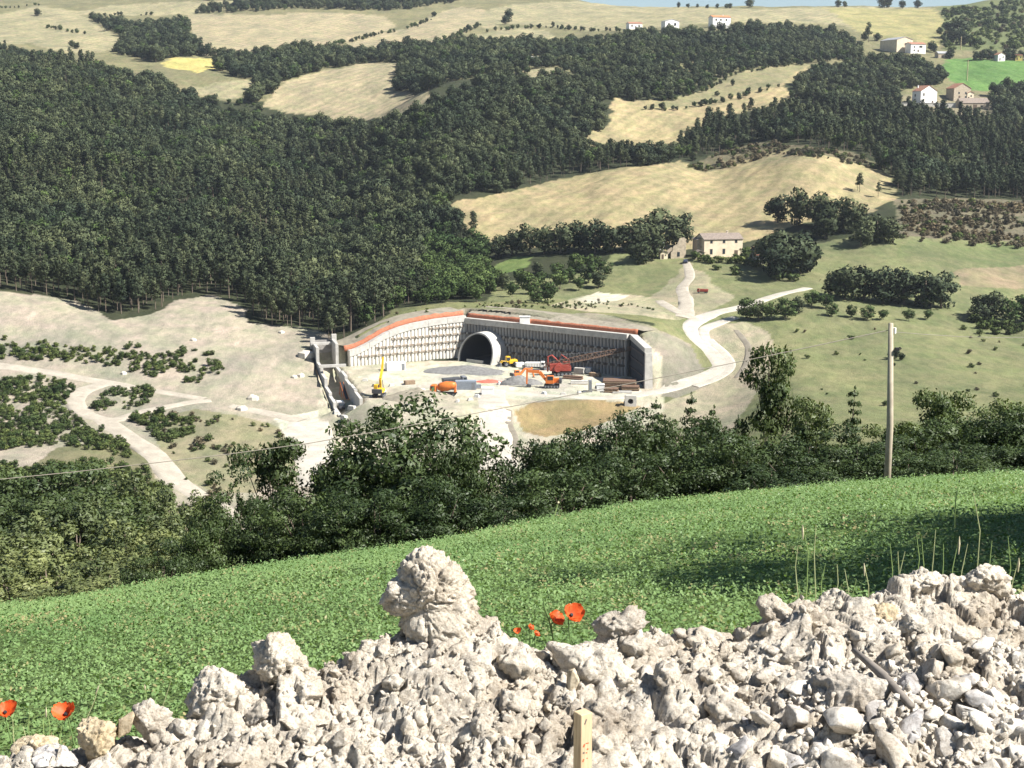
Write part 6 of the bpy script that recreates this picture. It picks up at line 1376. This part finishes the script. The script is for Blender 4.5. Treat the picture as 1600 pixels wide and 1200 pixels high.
PV = [[stone_verts(2, 70 + k, 1.0, (1, 0.8, 0.65)) for k in range(8)], [stone_verts(1, 90 + k, 1.0, (1, 0.8, 0.7)) for k in range(8)]]
def rots(n):
    q = r.normal(size=(n, 4)); q /= np.linalg.norm(q, axis=1)[:, None]; a, b, c, d = q.T
    return np.stack([np.stack([1 - 2 * (c * c + d * d), 2 * (b * c - a * d), 2 * (b * d + a * c)], 1), np.stack([2 * (b * c + a * d), 1 - 2 * (b * b + d * d), 2 * (c * d - a * b)], 1), np.stack([2 * (b * d - a * c), 2 * (c * d + a * b), 1 - 2 * (b * b + c * c)], 1)], 1)
for nm, mt, sel in (('clay_crumbs', clay, lambda q: q < 0.5), ('limestone_chips', lime, lambda q: q >= 0.5)):
    VV = []; FF = []; base = 0
    pick = sel(rub * 1.1 * r.random(len(x)) * 1.3); pick[:292] = False
    for k in range(8):
        for lod, cond in ((0, sz > 0.0095), (1, sz <= 0.0095)):
            I = np.where(pick & cond & (np.arange(len(x)) % 8 == k))[0]
            if len(I) == 0: continue
            V0, F0 = PV[lod][k]; Rm = rots(len(I))
            W = np.einsum('nij,vj->nvi', Rm, V0) * sz[I][:, None, None] + np.stack([x[I], y[I], z[I] + sz[I] * (0.2 if mt is lime else -0.12)], 1)[:, None, :]
            VV.append(W.reshape(-1, 3)); FF.append((F0[None] + (np.arange(len(I)) * len(V0))[:, None, None] + base).reshape(-1, 3)); base += len(I) * len(V0)
    tag(link(nm, mesh_np(nm, np.concatenate(VV), np.concatenate(FF), mt), HP), kind='stuff')

# single clods and stones that stand out
def place(name, label, cat, px, py, Y, VF, mat, sc, rot=(0, 0, 0), smooth=True):
    V, Fc = VF; p = at(px, py, Y); me = mesh_np(name, V * sc, Fc, mat, smooth)
    o = link(name, me, None, tuple(p)); o.rotation_euler = rot; return tag(o, label, cat)
def pxm(n, Y): return n * Y * 1.03 / F                        # picture widths in metres at distance Y
Yh = 3.93; q = pxm(1, Yh)
place('boulder', 'big upright knobbly clay boulder standing on top of the spoil heap', 'boulder', 672, 930, Yh,
      lump_verts(6, 3, [(0, 0, 24, 52, 48, 46), (-34, -4, 0, 38, 40, 32), (14, 4, 0, 52, 48, 46), (46, 0, -30, 36, 46, 40), (18, 0, -46, 66, 58, 44), (-46, -6, -10, 30, 30, 24)], 0.05, 0.03, 0.03, 3, (0.88, 0.97)), clay, q)
place('clay_clod', 'rounded clay clod perched over the dark hollow on the heap', 'clod', 432, 1032, 3.72, lump_verts(5, 8, [(0, 0, 6, 42, 40, 36), (14, -4, -18, 38, 40, 36), (-26, 0, 8, 26, 28, 24)], 0.12, 0.08, 0.035), clay, pxm(1, 3.74))
place('clay_clod', 'leaning clay clod at the left shoulder of the heap beside the dark hollow', 'clod', 345, 1082, 3.66, lump_verts(5, 14, [(0, 0, 6, 42, 40, 40), (-16, 0, -18, 40, 40, 30)], 0.12, 0.08, 0.035), clay, pxm(1, 3.69))
place('clay_clod', 'broad cracked clay clod above the wooden stake', 'clod', 925, 1046, 3.86, lump_verts(5, 21, [(0, 0, 4, 62, 46, 36), (-46, 0, 14, 34, 34, 24), (30, -10, -12, 40, 40, 30)], 0.12, 0.08, 0.035), clay, pxm(1, 3.86))
place('stone', 'upright wedge shaped stone in the dark gap under the cracked clod', 'stone', 895, 1060, 3.74, stone_verts(3, 52, 1.0, (0.55, 0.6, 1)), ochre, pxm(32, 3.74), (0.1, 0.15, 0.3), False)
place('clay_clod', 'large round clay clod above the white rubble', 'clod', 1325, 1092, 3.72, lump_verts(5, 33, [(0, 0, 0, 70, 56, 54), (-36, -10, 12, 36, 40, 34), (30, -8, -22, 44, 40, 40)], 0.09, 0.07, 0.035), clay, pxm(1, 3.72))
place('clay_clod', 'pointed clay clod on the crest beside the shaded grass', 'clod', 1300, 950, 4.14, lump_verts(5, 37, [(0, 0, 4, 30, 28, 26), (-22, 0, -6, 24, 24, 20)], 0.12, 0.08, 0.035), clay, pxm(1, 4.14))
place('clay_clod', 'yellowish clay clod on the crest right of the pointed one', 'clod', 1370, 968, 4.1, lump_verts(5, 41, [(0, 0, 0, 36, 32, 30), (14, 0, -10, 26, 26, 24)], 0.12, 0.08, 0.035), ochre, pxm(1, 4.1))
place('clay_clod', 'rough clod on the highest point of the heap', 'clod', 1535, 906, 4.26, lump_verts(5, 47, [(0, 0, 2, 36, 30, 24), (24, 0, -14, 32, 28, 22)], 0.12, 0.08, 0.035), clay, pxm(1, 4.28))
place('clay_clod', 'knobbly clod beside the highest point of the heap', 'clod', 1440, 914, 4.24, lump_verts(5, 51, [(0, 0, 0, 34, 30, 22), (-16, 0, 4, 20, 20, 18), (16, 0, 2, 20, 20, 18)], 0.14, 0.08, 0.035), clay, pxm(1, 4.26))
place('clay_clod', 'small knobbly clod on the crest right of the orange poppies', 'clod', 962, 978, 4.0, lump_verts(5, 55, [(0, 0, 0, 34, 28, 22), (28, 0, 8, 26, 24, 22)], 0.14, 0.08, 0.035), clay, pxm(1, 4.0))
place('clay_clod', 'small clod at the foot of the big upright boulder', 'clod', 585, 1018, 3.84, lump_verts(5, 59, [(0, 0, 0, 30, 28, 18), (22, 0, 6, 22, 22, 18)], 0.14, 0.08, 0.035), clay, pxm(1, 3.84))
place('stone', 'rounded ochre stone with a crack beside the pale stone slab', 'stone', 152, 1150, 3.52, lump_verts(5, 63, [(0, 0, 0, 33, 34, 38), (6, 0, -12, 34, 34, 30)], 0.08, 0.06, 0.02), ochre, pxm(1, 3.52))
place('stone', 'tall ochre stone leaning on the left end of the heap', 'stone', 236, 1130, 3.58, lump_verts(5, 67, [(0, 0, 0, 34, 32, 38), (10, 0, -14, 36, 32, 30)], 0.09, 0.07, 0.03), clay, pxm(1, 3.58))
place('stone', 'small split stone between the two ochre stones', 'stone', 192, 1135, 3.54, stone_verts(3, 61, 1.0, (0.7, 0.7, 1)), ochre, pxm(27, 3.54), (0.2, 0.3, 0.5), False)
place('stone', 'flat blue grey slab lying at the left end of the heap', 'stone', 88, 1183, 3.45, lump_verts(5, 71, [(0, 0, 0, 44, 40, 13)], 0.08, 0.05, 0.01), slate, pxm(1, 3.45), (0.1, 0.12, 0.2))
place('stone', 'low domed ochre stone under the left hand poppies', 'stone', 62, 1172, 3.52, lump_verts(5, 73, [(0, 0, 0, 46, 40, 24)], 0.07, 0.05, 0.01), ochre, pxm(1, 3.52))
for (px, py, Y, w, lab, k) in ((1130, 1168, 3.50, 46, 'angular white stone standing on its edge in the rubble', 62), (1285, 1170, 3.48, 52, 'broad grey white block in the lower rubble', 64), (1405, 1188, 3.44, 44, 'pale leaning slab low in the rubble', 66),
                               (1570, 1140, 3.55, 52, 'large blocky white stone by the right end of the rubble', 68), (1460, 1112, 3.60, 36, 'dark edged slab lying across the rubble', 72), (1505, 1062, 3.72, 26, 'blue grey flat stone above the rubble', 74),
                               (1345, 1155, 3.52, 34, 'small squarish white stone in the rubble', 76), (1530, 1090, 3.66, 34, 'wide pale stone resting under the flat blue one', 78), (1220, 1190, 3.44, 32, 'little tan block at the heap foot', 82), (1490, 1030, 3.80, 34, 'long leaning clay slab on the right slope', 84)):
    place('stone', lab, 'stone', px, py, Y, stone_verts(3, k, 1.0, (1, 0.8, 0.6)), slate if 'blue' in lab else (clay if 'clay' in lab or 'tan' in lab else lime), pxm(w * 0.72, Y), (0.3 * math.sin(k), 0.3 * math.cos(k * 2.0), k * 1.3), False)
# stick and survey stake
mb = MB(); pa, pb = at(1334, 1016, 3.84), at(1424, 1104, 3.58); pm = (pa + pb) / 2 + np.array([0.006, 0, 0.004])
mb.tube([tuple(pa), tuple(pa * 0.75 + pb * 0.25 + np.array([0.003, 0, 0.003])), tuple(pm), tuple(pb)], [0.008, 0.011, 0.014, 0.010], 8)
mb.tube([tuple(pm), tuple(pm + np.array([0.03, -0.02, 0.012]))], [0.006, 0.003], 6)
tag(mb.build('stick', M('dead_wood', (0.20, 0.175, 0.15), 0.9, var=0.4, scale=25), smooth=True), 'weathered grey stick lying down the rubble slope', 'stick')
m_stake, nt, b = mat_new('pale_sawn_wood'); mp_ = nt.nodes.new('ShaderNodeMapping'); mp_.inputs['Scale'].default_value = (60, 60, 5); nt.links.new(coords(nt), mp_.inputs[0])
c = ramp(nt, noise(nt, 2.0, 5, 0.6, mp_.outputs[0]), [(0.3, (0.36, 0.26, 0.15)), (0.6, (0.50, 0.39, 0.24))])
nt.links.new(c, b.inputs['Base Color']); b.inputs['Roughness'].default_value = 0.8
ps = at(911, 1112, 3.30); zg_ = ZB - 0.35
o = thing('survey_stake', 'pale sawn wooden survey stake with red pencil marks', 'stake', (float(ps[0]), float(ps[1]), zg_), R(34))
MB().box((0, 0, (ps[2] - zg_) / 2), (0.036, 0.032, ps[2] - zg_)).build('post', m_stake, o, bevel=0.0015)
inkr = M('red_pencil', (0.50, 0.13, 0.05), 0.8); inkb = M('grey_pencil', (0.16, 0.13, 0.11), 0.8); tz = float(ps[2] - zg_)
for (mx, dz, w, h, mt) in ((-0.004, 0.020, 0.004, 0.014, inkb), (-0.008, 0.082, 0.005, 0.008, inkr), (0.002, 0.078, 0.009, 0.0025, inkr), (0.003, 0.094, 0.005, 0.004, inkr), (-0.009, 0.101, 0.005, 0.005, inkb), (0.0, 0.103, 0.004, 0.003, inkr), (-0.010, 0.121, 0.004, 0.008, inkr), (0.002, 0.118, 0.003, 0.003, inkr)):
    MB().box((mx, -0.0163, tz - dz), (w, 0.0008, h), roty(0.4 if h > w else 0.1)).build('pencil_mark', mt, o)

# ------------------------------------------------------------------ poppies and grass
petal_m, nt, b = mat_new('poppy_petal'); c = ramp(nt, noise(nt, 60, 4, 0.6, coords(nt)), [(0.3, (0.60, 0.075, 0.010)), (0.7, (0.80, 0.15, 0.028))])
nt.links.new(c, b.inputs['Base Color']); b.inputs['Roughness'].default_value = 0.6
tr_ = nt.nodes.new('ShaderNodeBsdfTranslucent'); nt.links.new(c, tr_.inputs['Color']); mx_ = nt.nodes.new('ShaderNodeMixShader'); mx_.inputs[0].default_value = 0.35
nt.links.new(b.outputs[0], mx_.inputs[1]); nt.links.new(tr_.outputs[0], mx_.inputs[2]); nt.links.new(mx_.outputs[0], nt.nodes['Material Output'].inputs['Surface'])
stem_m = M('green_stem', (0.12, 0.20, 0.06), 0.7, var=0.3, scale=10); straw = M('pale_stalk', (0.46, 0.48, 0.24), 0.8, var=0.3, scale=10); seed_m = M('grass_seed', (0.52, 0.46, 0.30), 0.9, var=0.3, scale=40)
def petal(seed, L, W, cup):
    rr = np.random.default_rng(seed); n1, n2 = 9, 7; V = []
    for i in range(n1):
        t = i / (n1 - 1); wdt = W * math.sin(PI * min(0.97, 0.12 + 0.72 * t)) * (1 if t < 0.9 else 0.93)
        for j in range(n2):
            s = (j / (n2 - 1) - 0.5) * 2
            V.append((wdt * s, L * t * (1 - 0.12 * s * s), cup * 1.5 * (t ** 1.3) + 0.45 * wdt * s * s + L * t * (0.10 * math.sin(7 * s + seed) + 0.06 * rr.normal())))
    return V, [(i * n2 + j, i * n2 + j + 1, (i + 1) * n2 + j + 1, (i + 1) * n2 + j) for i in range(n1 - 1) for j in range(n2 - 1)]
def poppy(px, py, Y, size, tilt, rz, label, seed, hgt=0.35):
    p = at(px, py, Y); d = pxm(1, Y); g = gz(p[0], p[1]) if Y > 4.1 else float(heap_z(p[0], p[1], False)); g = min(g, p[2] - 0.06)
    o = thing('poppy', label, 'flower', (float(p[0]), float(p[1]), float(g))); h = float(p[2] - g)
    Rm = Matrix.Rotation(rz, 3, 'Z') @ Matrix.Rotation(tilt, 3, 'X')
    for k in range(4):
        V, Fs = petal(seed + k, size * (0.62 if k % 2 else 0.56), size * 0.46, size * (0.34 if k % 2 else 0.22)); A = Matrix.Rotation(PI / 2 * k + 0.2, 3, 'Z'); mb = MB()
        mb.add([tuple(Rm @ (A @ Vector(v)) + Vector((0, 0, h))) for v in V], Fs); mb.build('petal', petal_m, o, smooth=True)
    mb = MB(); c0 = Rm @ Vector((0, 0, size * 0.05)) + Vector((0, 0, h)); c1 = Rm @ Vector((0, 0, size * 0.2)) + Vector((0, 0, h)); mb.tube([c0, (c0 + c1) / 2, c1], [size * 0.06, size * 0.11, size * 0.09], 8); mb.build('seed_head', black, o)
    mb = MB(); mb.tube([(0.03, 0.01, -0.1), (0.02, 0.0, h * 0.5), tuple(Rm @ Vector((0, 0, -size * 0.25)) + Vector((0, 0, h))), (0, 0, h)], 0.0022, 6); mb.build('stem', stem_m, o); return o
poppy(8, 1116, 3.85, 0.056, 0.35, 0.4, 'red poppy with a dark heart beside another at the left end of the heap', 1)
poppy(104, 1118, 3.82, 0.056, 0.5, -0.3, 'round red poppy facing out above the domed ochre stone', 5)
poppy(891, 963, 4.12, 0.058, 0.75, 0.7, 'largest orange red poppy growing behind the cracked clod', 9)
poppy(865, 972, 4.14, 0.048, 0.7, 1.2, 'half open orange poppy drooping beside the largest one', 13)
for (px, py, s) in ((828, 983, 0.022), (837, 993, 0.022), (808, 987, 0.020)): poppy(px, py, 4.3, s, 0.7, px * 0.7, 'little orange poppy low behind the heap crest', int(px), 0.2)['group'] = 'little poppies behind the crest'
mb = MB(); a, b_, c_ = at(857, 965, 4.13), at(851, 950, 4.13), at(849, 935, 4.13); mb.tube([tuple(at(862, 990, 4.13)), tuple(a), tuple(b_), tuple(c_)], [0.002, 0.003, 0.004, 0.0015], 6); tag(mb.build('leaf_blade', stem_m), 'dark curled leaf blade standing beside the drooping poppy', 'leaf')
STK = [(862,835,873,783,22),(836,880,834,832,20),(826,905,824,868,18),(940,945,944,910,9),(1028,918,1027,900,9),(1256,935,1247,852,7.5),(1258,930,1254,820,7.5),(1281,925,1275,820,7),(1262,940,1262,905,7),(1294,925,1308,882,7),(1288,925,1290,880,7),(1240,915,1222,868,8),(1390,905,1391,850,6.5),(1416,880,1414,862,6.5),(1436,880,1440,840,6.5),(1452,880,1462,828,6.5),(1498,895,1499,838,6),(1522,880,1521,770,6.5),(1492,830,1496,765,9),(1445,770,1444,742,24),(1565,890,1575,838,6),(1590,900,1592,872,6),(1472,870,1474,850,7),(1402,880,1403,862,7),(1340,930,1338,905,6),(1325,925,1320,890,6.5),(1186,905,1182,870,9),(1160,880,1156,860,10),(1425,885,1432,835,7),(1507,890,1512,850,6.2),(1545,890,1550,845,6),(1360,905,1350,880,6.5),
       (68,1130,75,1090,4.3),(112,1120,155,1070,4.0),(228,1085,226,1070,4.2),(240,1085,268,1062,4.3),(70,1165,72,1105,3.75),(25,1165,20,1125,3.7),(48,1160,46,1110,3.8),(35,1165,36,1135,3.7),(98,1165,96,1135,3.7)]
for i, (x0, y0, x1, y1, Y) in enumerate(STK):
    Y = 5.1 + (Y - 6) * 0.45 if 5 < Y < 8 else Y
    b0, t0 = at(x0, y0, Y), at(x1, y1, Y); gzz = gz(b0[0], b0[1]) if Y > 4.2 else b0[2] - 0.1
    o = thing('grass_stalk', ('pale dry grass stalk standing over the crop behind the heap' if Y > 5 else 'slender grass stalk beside the left hand poppies'), 'grass stalk', (float(b0[0]), float(b0[1]), float(gzz)), group=('tall grass stalks in the crop' if Y > 5 else 'grass stalks by the poppies'))
    L = Vector(t0 - np.array([b0[0], b0[1], gzz])); rad = 0.00055 * Y if Y > 5 else 0.0016
    bend = 0.05 * L.length * math.sin(i * 2.3); MB().tube([(0, 0, -0.05), tuple(L * 0.4 + Vector((bend * 0.7, 0, 0))), tuple(L * 0.75 + Vector((bend, 0, 0))), tuple(L)], [rad, rad * 0.9, rad * 0.75, rad * 0.45], 5).build('stem', straw if i % 2 else M('fresh_stem', (0.28, 0.38, 0.13), 0.7, var=0.3, scale=10), o)
    if i % 5 == 1 or Y > 15 or i in (33, 34): MB().tube([tuple(L * 0.86), tuple(L * 0.94), tuple(L * 1.0)], [rad * 0.6, rad * 1.8, rad * 0.5], 6).build('seed_head', seed_m, o)

# ------------------------------------------------------------------ the summer air between here and the ridge
zmin = float(GZ.min()) - 1.0; zmax = float(GZ.max()) + 45.0
mb = MB(); mb.box((0, 1300, (zmin + zmax) / 2), (4200, 2660, zmax - zmin))
m_air = bpy.data.materials.new('summer_air'); m_air.use_nodes = True; nt = m_air.node_tree
for n_ in list(nt.nodes):
    if n_.type == 'BSDF_PRINCIPLED': nt.nodes.remove(n_)
pv = nt.nodes.new('ShaderNodeVolumePrincipled'); pv.inputs['Color'].default_value = (0.80, 0.88, 1.0, 1); pv.inputs['Density'].default_value = 0.00005; pv.inputs['Anisotropy'].default_value = 0.2
nt.links.new(pv.outputs[0], nt.nodes['Material Output'].inputs['Volume'])
tag(mb.build('haze', m_air), 'thin pale summer haze over the whole valley', 'haze', kind='stuff')
